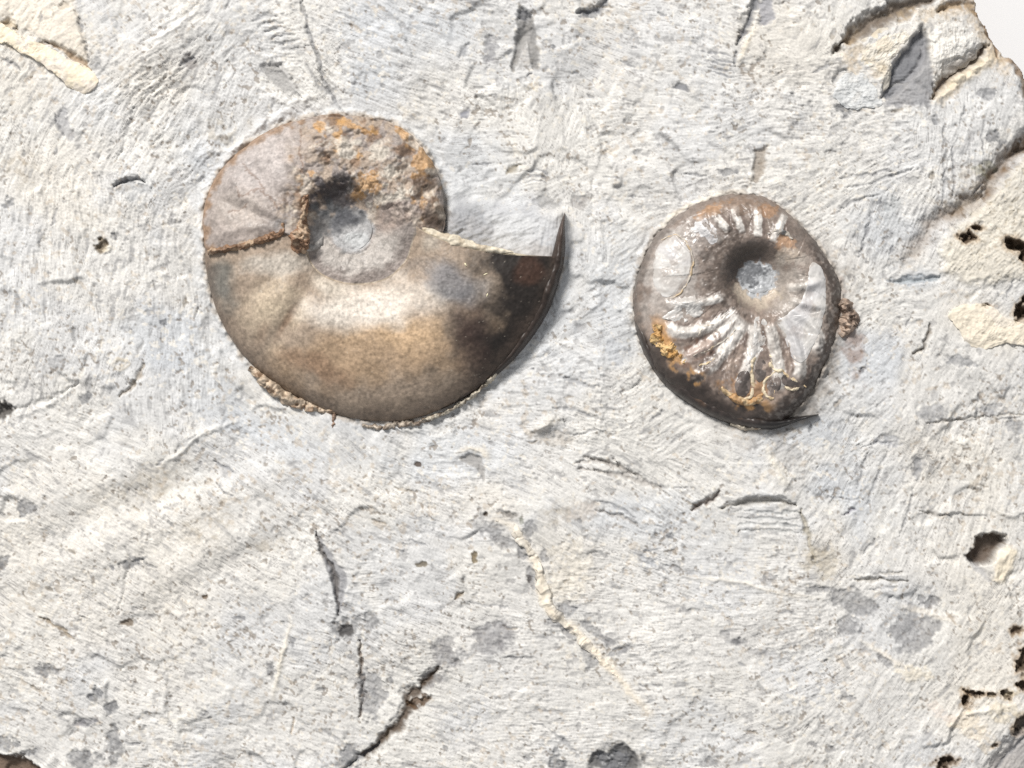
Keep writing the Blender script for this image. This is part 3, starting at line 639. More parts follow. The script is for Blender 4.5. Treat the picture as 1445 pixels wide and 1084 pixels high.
H[wA] += np.clip(6.5 + 5 * nz(xa, ya, 16) + 3 * nz(xa, ya, 7), 0, 14) * np.exp(-((dA - 1) / 6.5) ** 2) * lipm * (0.55 + 0.45 * ss(420, 300, ya))
H[wA] = np.where(dj < -7, -26, H[wA] - 1.0 * ss(4, -2, dA))
# matrix filling the shell mouth
MOUTH = [(622, 322), (634, 296), (668, 288), (705, 292), (745, 298), (790, 302), (798, 330), (784, 372), (740, 378), (690, 372), (640, 358), (600, 340)]
wM = win(MOUTH, 30); xm, ym = X[wM], Y[wM]
dm = sdf(xm, ym, MOUTH)
mm = ss(14, -12, dm)
fill = 11 + 2.5 * ss(-34, -6, dm) * ss(320, 350, ym) + 4.5 * np.abs(nz(xm, ym, 20)) * ss(740, 660, xm) + 2.0 * nz(xm, ym, 50) + 1.0 * nz(xm, ym, 14) + 1.3 * nz(xm, ym, 6) * ss(730, 640, xm) + 0.45 * L2[wM] + 0.4 * L1[wM] + 0.5 * nz(xm, ym, 5)
H[wM] = np.where(dA[0, 0] * 0 == 0, H[wM] * (1 - mm) + fill * mm, H[wM])
C[wA] = cA
C[wM] = blend(C[wM], ss(16, -8, dm + 14 * nz(xm, ym, 22)) * ss(740, 660, xm + 30 * nz(xm, ym, 20)), (0.15, 0.155, 0.165), .8)
C[wM] = blend(C[wM], ss(20, -12, dm + 14 * nz(xm, ym, 22)), (0.36, 0.365, 0.38), .6)
C[wM] = blend(C[wM], ss(1.1, .6, ell(xm, ym, (728, 325, 42, 30), .3 * nz(xm, ym, 20))), (0.50, 0.505, 0.51), .8)
wB = win(B_OUTs, 70); xb, yb = X[wB], Y[wB]
dB = sdf(xb, yb, B_OUTs)
H[wB] = H[wB] * ss(-8, 10, dB) - 5 * np.exp(-np.maximum(dB, 0) / 18)
bank = np.exp(-np.maximum(dB, 0) / 22) * ss(1090, 1190, xb + 0.45 * (yb - 430)) * ss(640, 560, yb)
H[wB] += 8 * bank
dj = dB + 2.6 * nz(xb, yb, 8)
H[wB] += 2.0 * nz(xb, yb, 9) * ss(12, 2, np.abs(dB))
H[wB] += np.clip(5.5 + 5 * nz(xb, yb, 15) + 3 * nz(xb, yb, 7), 0, 13) * np.exp(-((dB - 1) / 6) ** 2) * (1 - 0.8 * ss(470, 520, yb) * ss(1130, 1090, xb))
H[wB] = np.where(dj < -8, -26, H[wB] - 1.0 * ss(3, -2, dB))
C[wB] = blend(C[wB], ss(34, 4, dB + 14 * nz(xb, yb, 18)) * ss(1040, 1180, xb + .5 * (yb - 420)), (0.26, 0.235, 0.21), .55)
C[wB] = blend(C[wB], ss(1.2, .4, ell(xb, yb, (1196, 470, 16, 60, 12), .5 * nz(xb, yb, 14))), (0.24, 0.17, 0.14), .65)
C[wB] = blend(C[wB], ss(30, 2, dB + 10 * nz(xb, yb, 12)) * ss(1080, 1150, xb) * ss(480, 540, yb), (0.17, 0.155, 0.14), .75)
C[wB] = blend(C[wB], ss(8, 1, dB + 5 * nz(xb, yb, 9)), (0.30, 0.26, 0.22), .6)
C[wB] = blend(C[wB], ss(5, 1, np.abs(dB - 4 + 3 * nz(xb, yb, 12))) * ss(1080, 960, xb) * ss(330, 300, yb), (0.68, .63, .54), .7)  # lit upper left rim painted as a pale line

# canvas lookup
def zrock(x, y):
    i = np.clip((np.asarray(x) - U0) / D, 0, nu - 1.001); j = np.clip((np.asarray(y) - V0) / D, 0, nv - 1.001)
    a = i.astype(int); b = j.astype(int); fi = i - a; fj = j - b
    return (H[b, a] * (1 - fi) + H[b, a + 1] * fi) * (1 - fj) + (H[b + 1, a] * (1 - fi) + H[b + 1, a + 1] * fi) * fj

# --- slab mesh: keep cells inside the edge, wall down to the table ----------
TZ = -260.0
H = np.clip(H, -60, 60)
keep = ~OUTSIDE
cell = keep[:-1, :-1] & keep[1:, :-1] & keep[:-1, 1:] & keep[1:, 1:]
idx = np.arange(nu * nv).reshape(nv, nu)
q = np.stack([idx[:-1, :-1], idx[1:, :-1], idx[1:, 1:], idx[:-1, 1:]], -1)[cell]
used = np.zeros(nu * nv, bool); used[q.ravel()] = True
remap = np.cumsum(used) - 1
P = np.stack([X.ravel()[used], Y.ravel()[used], H.ravel()[used]], 1)
F = remap[q]
CC = C.reshape(-1, 3)[used]
# border edges -> walls
e = np.concatenate([F[:, [0, 1]], F[:, [1, 2]], F[:, [2, 3]], F[:, [3, 0]]])
key = np.sort(e, 1); kk = key[:, 0].astype(np.int64) * len(P) + key[:, 1]
_, inv, cnt = np.unique(kk, return_inverse=True, return_counts=True)
be = e[cnt[inv] == 1]
bv = np.unique(be); mp = -np.ones(len(P), np.int64); mp[bv] = np.arange(len(bv))
rows = [np.arange(len(P))]; base = len(P); prev = None
levels = [(-30, 0.0), (-90, 6), (-180, 10), (TZ, 4)]
ctr = np.array([685.0, 542.0]); dirv = P[bv, :2] - ctr; dirv /= np.linalg.norm(dirv, axis=1)[:, None]
PP = [P]; CCs = [CC]; FF = [F]
prev_idx = bv
for li, (zl, outw) in enumerate(levels):
    z = np.minimum(P[bv, 2], 0) * 0.0 + zl + 5 * vn(P[bv, 0], P[bv, 1], 20, 300 + li)
    if zl == TZ: z[:] = TZ
    wob = -6 + 0 * outw + 8 * vn(P[bv, 0], P[bv, 1], 30, 310 + li)
    xy = P[bv, :2] + dirv * wob[:, None] * 0.8
    PP.append(np.column_stack([xy, z]))
    c0 = np.empty((len(bv), 3)); c0[:] = (0.34, 0.29, 0.23); c0 *= (1 + 0.3 * fbm(P[bv, 0], P[bv, 1] + zl * 3, 18, 320, 3))[:, None]
    CCs.append(c0)
    ni = base + np.arange(len(bv)); base += len(bv)
    a, b = be[:, 0], be[:, 1]
    if li == 0: pa, pb = a, b
    else: pa, pb = prev_idx[mp[a]], prev_idx[mp[b]]
    FF.append(np.stack([pb, pa, ni[mp[a]], ni[mp[b]]], 1))
    prev_idx = ni
slab = thing('rock_slab', 'pale grey chiselled rock slab with both ammonites set into it', 'rock', CX, CY)
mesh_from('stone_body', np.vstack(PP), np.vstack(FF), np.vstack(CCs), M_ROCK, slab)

# table below
tm = bpy.data.materials.new('white_tabletop'); tm.use_nodes = True
tp = tm.node_tree.nodes['Principled BSDF']; tp.inputs['Roughness'].default_value = 0.6
tn = tm.node_tree.nodes.new('ShaderNodeTexNoise'); tn.inputs['Scale'].default_value = 60
tr = tm.node_tree.nodes.new('ShaderNodeMixRGB'); tr.inputs[1].default_value = (0.60, 0.60, 0.61, 1); tr.inputs[2].default_value = (0.63, 0.63, 0.635, 1)
tm.node_tree.links.new(tn.outputs['Fac'], tr.inputs[0]); tm.node_tree.links.new(tr.outputs[0], tp.inputs['Base Color'])
me = bpy.data.meshes.new('tabletop')
t_ = 0.6; z1 = TZ * S - 2e-5; z0 = z1 - 0.02
me.from_pydata([(-t_, -t_, z0), (t_, -t_, z0), (t_, t_, z0), (-t_, t_, z0), (-t_, -t_, z1), (t_, -t_, z1), (t_, t_, z1), (-t_, t_, z1)], [], [(0, 3, 2, 1), (4, 5, 6, 7), (0, 1, 5, 4), (1, 2, 6, 5), (2, 3, 7, 6), (3, 0, 4, 7)])
me.materials.append(tm)
table = bpy.data.objects.new('tabletop', me); sc.collection.objects.link(table); table['kind'] = 'structure'

# --- loose-looking parts of the slab ---------------------------------------
def cstone(col, var=0.12, sc_=14, seed=9, tint=None, streak=None):
    col = np.asarray(col, float)
    def f(x, y):
        c = np.ones(x.shape + (3,)) * col * (1 + var * fbm(x, y, sc_, seed, 4))[..., None]
        if tint is not None: c = blend(c, ss(0.05, 0.5, fbm(x, y, sc_ * 1.4, seed + 4, 3)), tint, 0.7)
        return c
    return f
def zplain(z0, amp=1.5, sc_=20, seed=3, gx=0, gy=0, c=(0, 0), fine=0.6):
    return lambda x, y: z0 + amp * fbm(x, y, sc_, seed, 4) + gx * (x - c[0]) + gy * (y - c[1]) + fine * fbm(x + .6 * y, (y - .6 * x) * 3, 14, seed + 8, 3)

def crock(x, y):
    i = np.clip(np.round((np.asarray(x) - U0) / D), 0, nu - 1).astype(int); j = np.clip(np.round((np.asarray(y) - V0) / D), 0, nv - 1).astype(int)
    return C[j, i].astype(float)
def over(col, k, var=.1, sc_=14, seed=3, tint=None):
    def f(x, y):
        c = crock(x, y) * (1 - k) + k * cstone(col, var, sc_, seed, tint)(x, y)
        return c
    return f
def zbump(pts, wd, h):
    q = spline(pts, 40)
    def f(x, y):
        d, t = seg_dist(x, y, q)
        return 0.6 * zrock(x, y) + h * np.clip(1 - (d / wd) ** 2, 0, 1) + 1.1 * fbm(x, y, 16, 71, 4)
    return f
polar_patch('cream_vein', [(-30, 18), (-20, 48), (15, 66), (45, 82), (75, 102), (98, 124), (118, 132), (134, 127), (139, 113), (128, 99), (102, 84), (74, 68), (42, 58), (20, 44), (-5, 26)],
            zbump([(-30, 32), (40, 70), (85, 98), (124, 118)], 19, 8), over((0.68, 0.60, 0.46), .85, .10, 16, 3, (0.64, 0.58, 0.52)), M_ROCK, slab, 60, 200, lift=0.6, bevel=.2, rough=1.1)
ribbon('cream_vein', [(q[0] + 0, q[1]) for q in VE[:9]], [5, 14, 11, 13, 17, 10, 11, 10, 3], [.6, 1.3, 1.0, 1.2, 1.5, 1.2, 1.2, .9, .3], zrock, over((0.66, 0.60, 0.50), .5, .2, 9, 17, (0.40, 0.35, 0.29)), M_ROCK, slab, 300, 18, 1.7, 15, 73, -2.4)
zr1 = lambda x, y: np.maximum(zrock(x, y), -1.5) + 1.0 * fbm(x, y, 22, 15, 3)
polar_patch('broken_block', [(1202, 90), (1206, 68), (1232, 46), (1268, 36), (1299, 33), (1284, 62), (1262, 92), (1254, 122), (1241, 126), (1222, 104)],
            lambda x, y: zr1(x, y) - 6, over((0.60, 0.555, 0.47), .6, .10, 16, 4, (0.55, 0.46, 0.32)), M_ROCK, slab, 60, 200, lift=8, bevel=.6, rough=1.6)
polar_patch('broken_block', [(1309, 36), (1345, 23), (1378, 38), (1388, 60), (1376, 84), (1346, 102), (1320, 115), (1308, 94), (1311, 66)],
            lambda x, y: zr1(x, y) - 7, over((0.57, 0.56, 0.535), .4, .10, 16, 6), M_ROCK, slab, 60, 200, lift=10, bevel=.5, rough=1.6)
polar_patch('stone_flake', [(1176, 126), (1188, 108), (1206, 101), (1226, 112), (1244, 146), (1226, 152), (1204, 156), (1182, 142)],
            lambda x, y: .6 * zrock(x, y) + 1.2 * fbm(x - y, (x + y) * .25, 10, 34, 3), over((0.50, 0.52, 0.53), .6, .10, 10, 8), M_ROCK, slab, 50, 160, lift=1.5, bevel=.4, rough=1.4)
polar_patch('cream_nodule', [(1337, 446), (1348, 434), (1378, 429), (1402, 434), (1425, 452), (1462, 462), (1466, 488), (1425, 484), (1402, 490), (1384, 494), (1362, 484), (1352, 464)],
            zbump([(1345, 448), (1385, 458), (1470, 475)], 34, 4), over((0.66, 0.59, 0.475), .8, .07, 22, 13, (0.60, 0.545, 0.47)), M_ROCK, slab, 60, 200, lift=1.0, bevel=.3, rough=1.2)

# ------------------------------------------------------------------ large ammonite
def A_upper_z(x, y):
    r = np.hypot(x - AC[0], (y - AC[1]) * 1.03); th = np.arctan2(y - AC[1], x - AC[0])
    Ru = A_URAD(th)
    down = ss(-0.25, 0.55, np.sin(th)) * ss(-0.98, -0.80, np.cos(th))          # towards the seam crescent
    top = 46.0
    r0 = 30.0
    k = np.clip((r - r0) / 52, 0, 1)
    rise = k * k * (3 - 2 * k)
    rho = np.clip((r - r0) / np.maximum(Ru - r0, 1), 0, 1)
    fall = np.clip(1 - np.clip((rho - 0.30) / 0.70, 0, 1) ** 2.1, 0, 1) ** 0.75
    zu = 11 + (top - 11) * rise * (0.10 + 0.90 * fall)
    kd = np.clip((r - r0) / 50, 0, 1)
    zd = 11 + 13 * np.sin(kd * math.pi * 0.66) ** 0.9                         # inner whorl seen in the umbilicus
    z = zu * (1 - down) + zd * down
    z = z + 1.6 * ss(0.3, 1.0, np.sin(th)) * np.exp(-((r - 31) / 3.0) ** 2) - 1.2 * np.exp(-((r - 36) / 3.0) ** 2) * ss(0, .8, np.sin(th))
    return z
A_URAD = radial(np.vstack([A_UPs[:84], spline([(620, 345), (600, 400), (560, 425), (500, 432), (440, 418), (370, 395), (302, 372)], 40)]), AC)

A_S = spline(A_IN, 120); A_O = spline(A_OUT, 120)
def A_ws(x, y):
    d1, t1 = seg_dist(x, y, A_S); d2, t2 = seg_dist(x, y, A_O)
    return d1 / (d1 + d2 + 1e-6), t2
def whorl_profile(s, t):
    z0 = np.interp(t, [0, .15, .3, .6, .85, 1], [44, 40, 30, 27, 29, 40])
    zm = np.interp(t, [0, .12, .3, .5, .75, 1], [46, 50, 58, 62, 58, 50])
    up = np.sin(np.clip(s / 0.34, 0, 1) * math.pi / 2)
    f = np.clip((s - 0.34) / 0.66, 0, 1)
    down = np.clip(1 - f ** 2.15, 0, 1) ** 0.78
    zr = 3 + 13 * ss(.62, .92, t)
    z = np.where(s < 0.34, z0 + (zm - z0) * up, zr + (zm - zr) * down)
    return z
def A_folds(x, y):
    """broad low ribs on the left of the outer whorl"""
    z = 0
    for (p, wd, h) in (([(440, 395), (428, 430), (400, 470), (372, 500)], 13, -2.6), ([(430, 395), (405, 412), (372, 430)], 18, 1.2), ([(402, 375), (388, 398), (352, 425)], 12, -1.6), ([(470, 410), (455, 460), (425, 515)], 20, 1.0), ([(520, 420), (500, 480), (470, 545)], 16, -0.9), ([(455, 402), (462, 404), (474, 412)], 5, 1.0), ([(560, 425), (555, 490), (535, 570)], 18, -0.8), ([(600, 420), (610, 480), (600, 555)], 16, 0.8), ([(345, 380), (330, 400), (312, 415)], 12, 1.2)):
        d, t = seg_dist(x, y, spline(p, 24)); z = z + h * np.exp(-(d / wd) ** 2) * np.sin(np.clip(t, .05, .95) * math.pi)
    return z * 3.6

def colA_whorl(x, y):
    c = np.ones(x.shape + (3,)) * np.array((0.26, 0.205, 0.158))
    n = fbm(x, y, 40, 401, 4); n2 = fbm(x, y, 12, 402, 3); n3 = fbm(x, y, 4, 403, 2)
    c = blend(c, ss(1.1, .3, ell(x, y, (520, 500, 190, 52, 10), .35 * n)), (0.35, 0.245, 0.155), .75)
    c = blend(c, ss(1.1, .3, ell(x, y, (575, 470, 75, 36, 8), .35 * n)), (0.46, 0.325, 0.20), .65)
    c = blend(c, ss(1.1, .3, ell(x, y, (390, 440, 70, 55, 50), .35 * n)), (0.42, 0.35, 0.26), .75)
    c = blend(c, ss(1.15, .3, ell(x, y, (408, 455, 9, 42, -32), .25 * n)), (0.19, 0.125, 0.085), .75)  # dark streak painted along the fold to bring out its relief
    c = blend(c, ss(1.15, .3, ell(x, y, (375, 470, 14, 34, -30), .3 * n)), (0.20, 0.14, 0.10), .5)
    c = blend(c, ss(1.2, .3, ell(x, y, (450, 520, 60, 22, -25), .4 * n)), (0.20, 0.12, 0.08), .5)
    c = blend(c, ss(1.15, .4, ell(x, y, (315, 405, 30, 55, 15), .35 * n)), (0.125, 0.125, 0.115), .85)
    c = blend(c, ss(1.15, .4, ell(x, y, (400, 375, 60, 22, 0), .35 * n)), (0.42, 0.39, 0.345), .7)
    c = blend(c, ss(1.15, .3, ell(x, y, (535, 428, 130, 38, 6), .3 * n)), (0.54, 0.495, 0.44), .9)  # seam highlight painted pale here and on the next line, mixed with dust
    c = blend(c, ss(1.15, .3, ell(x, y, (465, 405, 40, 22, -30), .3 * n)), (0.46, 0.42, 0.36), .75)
    dk = ss(-30, 50, (x - 655) - 0.55 * (y - 430) * -0.35 + 34 * n + 12 * n2)
    c = blend(c, dk, (0.013, 0.011, 0.0105), .97)
    c = blend(c, ss(1.2, .4, ell(x, y, (660, 470, 30, 60, 15), .4 * n)), (0.06, 0.036, 0.030), .5)
    c = blend(c, ss(1.15, .35, ell(x, y, (630, 398, 52, 32, -25), .35 * n)), (0.125, 0.128, 0.14), .8)
    c = blend(c, ss(1.2, .3, ell(x, y, (608, 345, 20, 16), .3 * n)), (0.33, 0.30, 0.255), .6)
    c = blend(c, ss(1.2, .4, ell(x, y, (745, 385, 26, 20), .4 * n)), (0.062, 0.032, 0.022), .7)
    d, _ = seg_dist(x, y, A_O)
    c = blend(c, ss(26, 4, d + 10 * n), (0.10, 0.072, 0.056), .5)
    c = c * (1 + 0.09 * n2 + 0.22 * n3 + 0.06 * n)[..., None]
    c = blend(c, ss(1.15, 1.4, fbm(x, y, 3.4, 405, 2)), (0.45, 0.40, 0.33), .4)
    ro = 0.52 + 0.05 * n + 0.06 * n3 + 0.03 * dk
    return np.concatenate([c, ro[..., None]], -1)

amA = thing('ammonite', 'large smooth brown ammonite with a broad dark pointed shell mouth', 'ammonite', *AC)
# outer whorl: rows across (s), columns along (t)
nt, ns = 460, 170
ti = spline(A_IN, nt); to = spline(A_OUT, nt)
tv = np.linspace(0, 1, nt); sv = np.linspace(0, 1, ns)
T, Sg = np.meshgrid(tv, sv)
XX = ti[None, :, 0] * (1 - Sg) + to[None, :, 0] * Sg; YY = ti[None, :, 1] * (1 - Sg) + to[None, :, 1] * Sg
bow = 17 * ss(0.80, 1.0, T) * np.sin(Sg ** 0.75 * math.pi)
YY = YY + bow; XX = XX + 0.0 * bow
ZZ = whorl_profile(Sg, T) + A_folds(XX, YY)
ZZ += 0.55 * fbm(XX, YY, 16, 411, 4) + 0.28 * fbm(XX, YY, 4, 412, 2) + 1.2 * fbm(XX, YY, 60, 413, 2)
ZZ -= 5 * ss(0.94, 1.0, T) * np.sin(Sg * math.pi)                # the lip rolls in at the mouth
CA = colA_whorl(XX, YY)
# closing rows: under the rim, under the seam; closing column at the mouth
def add_row(Xm, Ym, Zm, Cm, top, dz, shift=(0, 0)):
    r = 0 if top else -1
    xr = Xm[r:r + 1] if r == 0 else Xm[-1:]; yr = Ym[r:r + 1] if r == 0 else Ym[-1:]; zr = Zm[r:r + 1] if r == 0 else Zm[-1:]; cr = Cm[r:r + 1] if r == 0 else Cm[-1:]
    st = (lambda a, b: np.concatenate([b, a], 0)) if top else (lambda a, b: np.concatenate([a, b], 0))
    return st(Xm, xr + shift[0]), st(Ym, yr + shift[1]), st(Zm, zr * 0 + dz), st(Cm, cr)
XX, YY, ZZ, CA = add_row(XX, YY, ZZ, CA, False, -24)
XX, YY, ZZ, CA = add_row(XX, YY, ZZ, CA, True, -2)
# mouth wall: pale broken shell edge, sloping out to the matrix
lipw = 17 * np.interp(np.linspace(0, 1, XX.shape[0]), [0, .02, .2, .45, .75, 1], [0.15, .3, 1.0, .7, .2, .1])
for f_, zf in ((0.10, .94), (.5, 0.62), (1.0, 0.1)):
    x0 = XX[:, nt - 1]; y0 = YY[:, nt - 1]
    XX = np.concatenate([XX, (x0 + 2 * f_ * lipw / 17)[:, None]], 1); YY = np.concatenate([YY, (y0 - lipw * f_)[:, None]], 1)
    ZZ = np.concatenate([ZZ, (ZZ[:, nt - 1] * zf)[:, None]], 1)
    cc = np.ones((XX.shape[0], 4)) * np.array((0.52, 0.46, 0.35, .8)); cc[:, :3] *= (1 + .4 * fbm(x0, y0, 6, 77 + int(f_ * 9), 3))[:, None]
    fade = ss(720, 770, x0)[:, None]; cc = cc * (1 - fade) + np.array((0.06, .04, .03, .5)) * fade
    CA = np.concatenate([CA, cc[:, None]], 1)
P = np.stack([XX, YY, ZZ], -1).reshape(-1, 3)
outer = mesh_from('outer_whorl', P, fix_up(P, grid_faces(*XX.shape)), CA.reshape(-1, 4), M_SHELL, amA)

def zA(x, y):
    s, t = A_ws(x, y)
    z1 = whorl_profile(s, t)
    up = sdf(x, y, A_UPs) < 0
    return np.where(up, A_upper_z(x, y) + 3, z1)

def colA_up(x, y):
    n = fbm(x, y, 34, 421, 4); n2 = fbm(x, y, 11, 422, 3); n3 = fbm(x, y, 4, 423, 2)
    r = np.hypot(x - AC[0], y - AC[1])
    c = np.ones(x.shape + (3,)) * np.array((0.27, 0.235, 0.215))
    c = blend(c, ss(1.2, .3, ell(x, y, (375, 235, 80, 55, 40), .3 * n)), (0.37, 0.335, 0.32), .8)
    c = blend(c, ss(1.2, .3, ell(x, y, (345, 300, 50, 35, 0), .3 * n)), (0.38, 0.335, 0.30), .7)
    c = blend(c, ss(1.2, .4, ell(x, y, (440, 280, 55, 35, 20), .4 * n)), (0.125, 0.10, 0.09), .7)
    c = blend(c, ss(1.2, .4, ell(x, y, (402, 318, 24, 16, 0), .4 * n)), (0.17, 0.17, 0.175), .7)
    # broken, rust stained upper right
    rg = ss(-20, 25, (x - 440) + 0.25 * (y - 200) + 24 * n) * ss(345, 300, y)
    c = blend(c, rg * ss(-.2, .3, n2), (0.30, 0.235, 0.175), .6)
    c = blend(c, rg * ss(.1, .7, fbm(x, y, 20, 424, 3)), (0.17, 0.105, 0.065), .75)
    c = blend(c, rg * ss(.55, 1.0, fbm(x, y, 16, 425, 3)), (0.40, 0.235, 0.095), .7)
    c = blend(c, rg * ss(.25, .7, fbm(x, y, 15, 426, 3)), (0.47, 0.42, 0.36), .7)
    for b in ((600, 232, 16, 26, -50), (452, 180, 10, 8), (497, 180, 26, 6, -20), (522, 262, 22, 14, 20), (505, 278, 14, 7), (570, 190, 14, 8, -30)):
        c = blend(c, ss(1.1, .65, ell(x, y, b, .5 * n2 + .25 * n3)), (0.44, 0.25, 0.095), .65)
    for b in ((556, 250, 18, 14, 15), (535, 222, 20, 12, 20), (575, 275, 22, 8, 20), (548, 285, 26, 6, 12), (490, 215, 20, 16)):
        c = blend(c, ss(1.1, .65, ell(x, y, b, .5 * n2 + .25 * n3)), (0.50, 0.46, 0.40), .8)
    c = blend(c, ss(1.2, .4, ell(x, y, (600, 265, 20, 14), .5 * n2)), (0.10, 0.065, 0.045), .8)
    c = blend(c, ss(1.2, .4, ell(x, y, (612, 312, 22, 22), .4 * n2)), (0.07, 0.045, 0.032), .85)  # shadow beside the right edge painted into the shell colour
    c = blend(c, ss(1.2, .4, ell(x, y, (560, 308, 40, 22, 20), .4 * n)), (0.27, 0.22, 0.195), .7)
    # seam crescent, pale grey-tan
    dse, _ = seg_dist(x, y, A_S[18:])
    cr = ss(30, 36, r) * ss(-.1, .3, (y - 326) / (r + 1)) * ss(0.99, .9, -(x - 497) / (r + 1))
    c = blend(c, cr, (0.36, 0.335, 0.31), .85)
    c = blend(c, cr * ss(26, 6, dse + 5 * n2), (0.20, 0.165, 0.15), .75)
    c = blend(c, cr * ss(3.0, 1.0, dse), (0.45, 0.38, 0.28), .6)  # light catching the seam lip painted as a pale line
    # shade on the umbilicus wall, upper left, painted into the colour
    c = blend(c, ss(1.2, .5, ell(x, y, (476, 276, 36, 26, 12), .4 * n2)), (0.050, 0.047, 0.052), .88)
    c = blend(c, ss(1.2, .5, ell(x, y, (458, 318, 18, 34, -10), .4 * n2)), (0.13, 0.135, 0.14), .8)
    fl = ss(36, 31, r)
    fl = ss(35, 27, r + 3 * n2)
    c = blend(c, fl, (0.31, 0.315, 0.32), .85)
    c = blend(c, fl * ss(1.2, .4, ell(x, y, (482, 310, 42, 24, 25), .3 * n2)), (0.05, 0.052, 0.06), .9)  # shadow of the upper left wall painted onto the plug
    c = blend(c, fl * ss(1.1, .4, ell(x, y, (505, 338, 22, 15, 0), .3 * n2)), (0.48, 0.49, 0.49), .8)  # lit lower right of the plug painted paler
    # rusty rim at the left
    d, t = seg_dist(x, y, A_UPs[:40])
    c = blend(c, ss(13, 2, d + 7 * n2) * ss(0, .25, t + .25), (0.235, 0.14, 0.075), .7)
    # fine cracks
    for p in ([(352, 292), (340, 300), (326, 302)], [(335, 265), (348, 280), (372, 270), (395, 296)], [(430, 185), (428, 215), (432, 250)], [(345, 235), (362, 250), (380, 270)], [(448, 215), (462, 205), (470, 195)]):
        dd, _ = seg_dist(x + 3 * n2, y + 3 * n3, spline(p, 20)); c = blend(c, ss(2.2, .5, dd + .8 * n3), (0.15, 0.09, 0.06), .55)
    c = c * (1 + .13 * n2 + .17 * n3 + .07 * n)[..., None]
    ro = 0.50 + .1 * n2 + 0.12 * fl + .1 * rg
    return np.concatenate([c, ro[..., None]], -1)

def A_rough(x, y):
    n = fbm(x, y, 34, 421, 4)
    rg = ss(-20, 25, (x - 440) + 0.25 * (y - 200) + 24 * n) * ss(345, 290, y) * ss(36, 60, np.hypot(x - AC[0], y - AC[1]))
    lump = fbm(x, y, 26, 431, 4)
    z = rg * (7.5 * lump + 4.0 * np.abs(fbm(x, y, 15, 432, 3)) + 1.2 * fbm(x, y, 9, 436, 3) - 2) + (1 - rg) * (1.3 * fbm(x, y, 30, 433, 3) + 0.9 * np.abs(fbm(x, y, 13, 437, 3)))
    z = z + 0.5 * fbm(x, y, 7, 434, 3) + 0.25 * fbm(x, y, 3.5, 435, 2)
    for p, h in (([(352, 292), (340, 300), (326, 302)], -1.5), ([(335, 262), (352, 280), (380, 300), (415, 318)], 4.5), ([(318, 285), (350, 300), (395, 318)], -3.5), ([(360, 235), (385, 265), (420, 300)], -2.5), ([(400, 200), (415, 240), (436, 280)], 3.0), ([(430, 185), (428, 215), (432, 250)], 2.0), ([(345, 235), (362, 250), (380, 270)], -1.6), ([(310, 335), (345, 326), (395, 322)], 3.5)):
        dd, _ = seg_dist(x, y, spline(p, 20)); z = z + h * np.exp(-(dd / 7) ** 2)
    return z
# rotated seam lip around the plug
nth, nr = 620, 190
th = np.linspace(-math.pi, math.pi, nth, endpoint=False)
kr = np.linspace(0.003, 1, nr)
Rg = A_URAD(th) + 2.0 * fbm(np.cos(th) * 160, np.sin(th) * 160, 14, 450, 3)
XX = AC[0] + np.cos(th)[None] * Rg[None] * kr[:, None]; YY = AC[1] + np.sin(th)[None] * Rg[None] * kr[:, None]
dU = sdf(XX, YY, A_UPs)
ZZ = A_upper_z(XX, YY) + 3.5 + A_rough(XX, YY)
ZZ -= 26 * ss(-1.0, 6, dU)
CA = colA_up(XX, YY)
XX = np.vstack([XX, XX[-1:]]); YY = np.vstack([YY, YY[-1:]]); ZZ = np.vstack([ZZ, ZZ[-1:] * 0 - 24]); CA = np.concatenate([CA, CA[-1:]], 0)
P = np.stack([XX, YY, ZZ], -1).reshape(-1, 3)
innerA = mesh_from('inner_whorls', P, fix_up(P, grid_faces(nr + 1, nth, True)), CA.reshape(-1, 4), M_SHELL, amA)

def crust(col, tint=None, var=.35, seed=1, sc_=9):
    col = np.asarray(col, float)
    def f(x, y):
        c = np.ones(x.shape + (3,)) * col * (1 + var * fbm(x, y, sc_, seed, 4))[..., None]
        if tint is not None: c = blend(c, ss(0, .35, fbm(x, y, sc_ * 1.2, seed + 5, 3)), tint, .8)
        return c
    return f
ringp = [(AC[0] + 33 * math.cos(a) + 3, AC[1] + 31 * math.sin(a) + 1) for a in np.linspace(-1.0, 2.7, 16)]
ribbon('rust_nodule', [(436, 278), (433, 296), (432, 314), (429, 330), (426, 346), (423, 359)], [7, 12, 11, 13, 24, 29, 18], [5, 8, 9, 9, 13, 12, 3], lambda x, y: A_upper_z(x, y) + 4, crust((0.20, 0.115, 0.068), (0.40, 0.30, 0.21), .4, 3), M_CRUST, innerA, 110, 24, 1.1, 8, 8)
ribbon('grey_lump', [(434, 352), (446, 350), (454, 344), (457, 334)], [10, 14, 12, 6], [3, 6, 5, 1], lambda x, y: A_upper_z(x, y) + 1, crust((0.24, 0.23, 0.22), (.33, .32, .30), .3, 5), M_CRUST, innerA, 50, 16, .6, 8, 18)
ribbon('broken_shell_edge', [(295, 357), (315, 353), (340, 351), (362, 344), (384, 338), (401, 330), (405, 318)], [7, 8, 8, 9, 11, 11, 5], [3, 4, 4, 4, 5, 4.5, 2], lambda x, y: np.maximum(A_upper_z(x, y), 6) + 5, crust((0.19, 0.112, 0.066), (0.38, 0.28, 0.19), .4, 7), M_CRUST, innerA, 160, 16, 1.3, 7, 21)
polar_patch('umbilical_plug', [(AC[0] + 29 * math.cos(a), AC[1] + 28 * math.sin(a)) for a in np.linspace(0, 2 * math.pi, 17)[:-1]], lambda x, y: A_upper_z(x, y) + 3.5 + 0.8 * fbm(x, y, 9, 460, 3), colA_up, M_SHELL, innerA, 30, 90, 6, .6, .3)
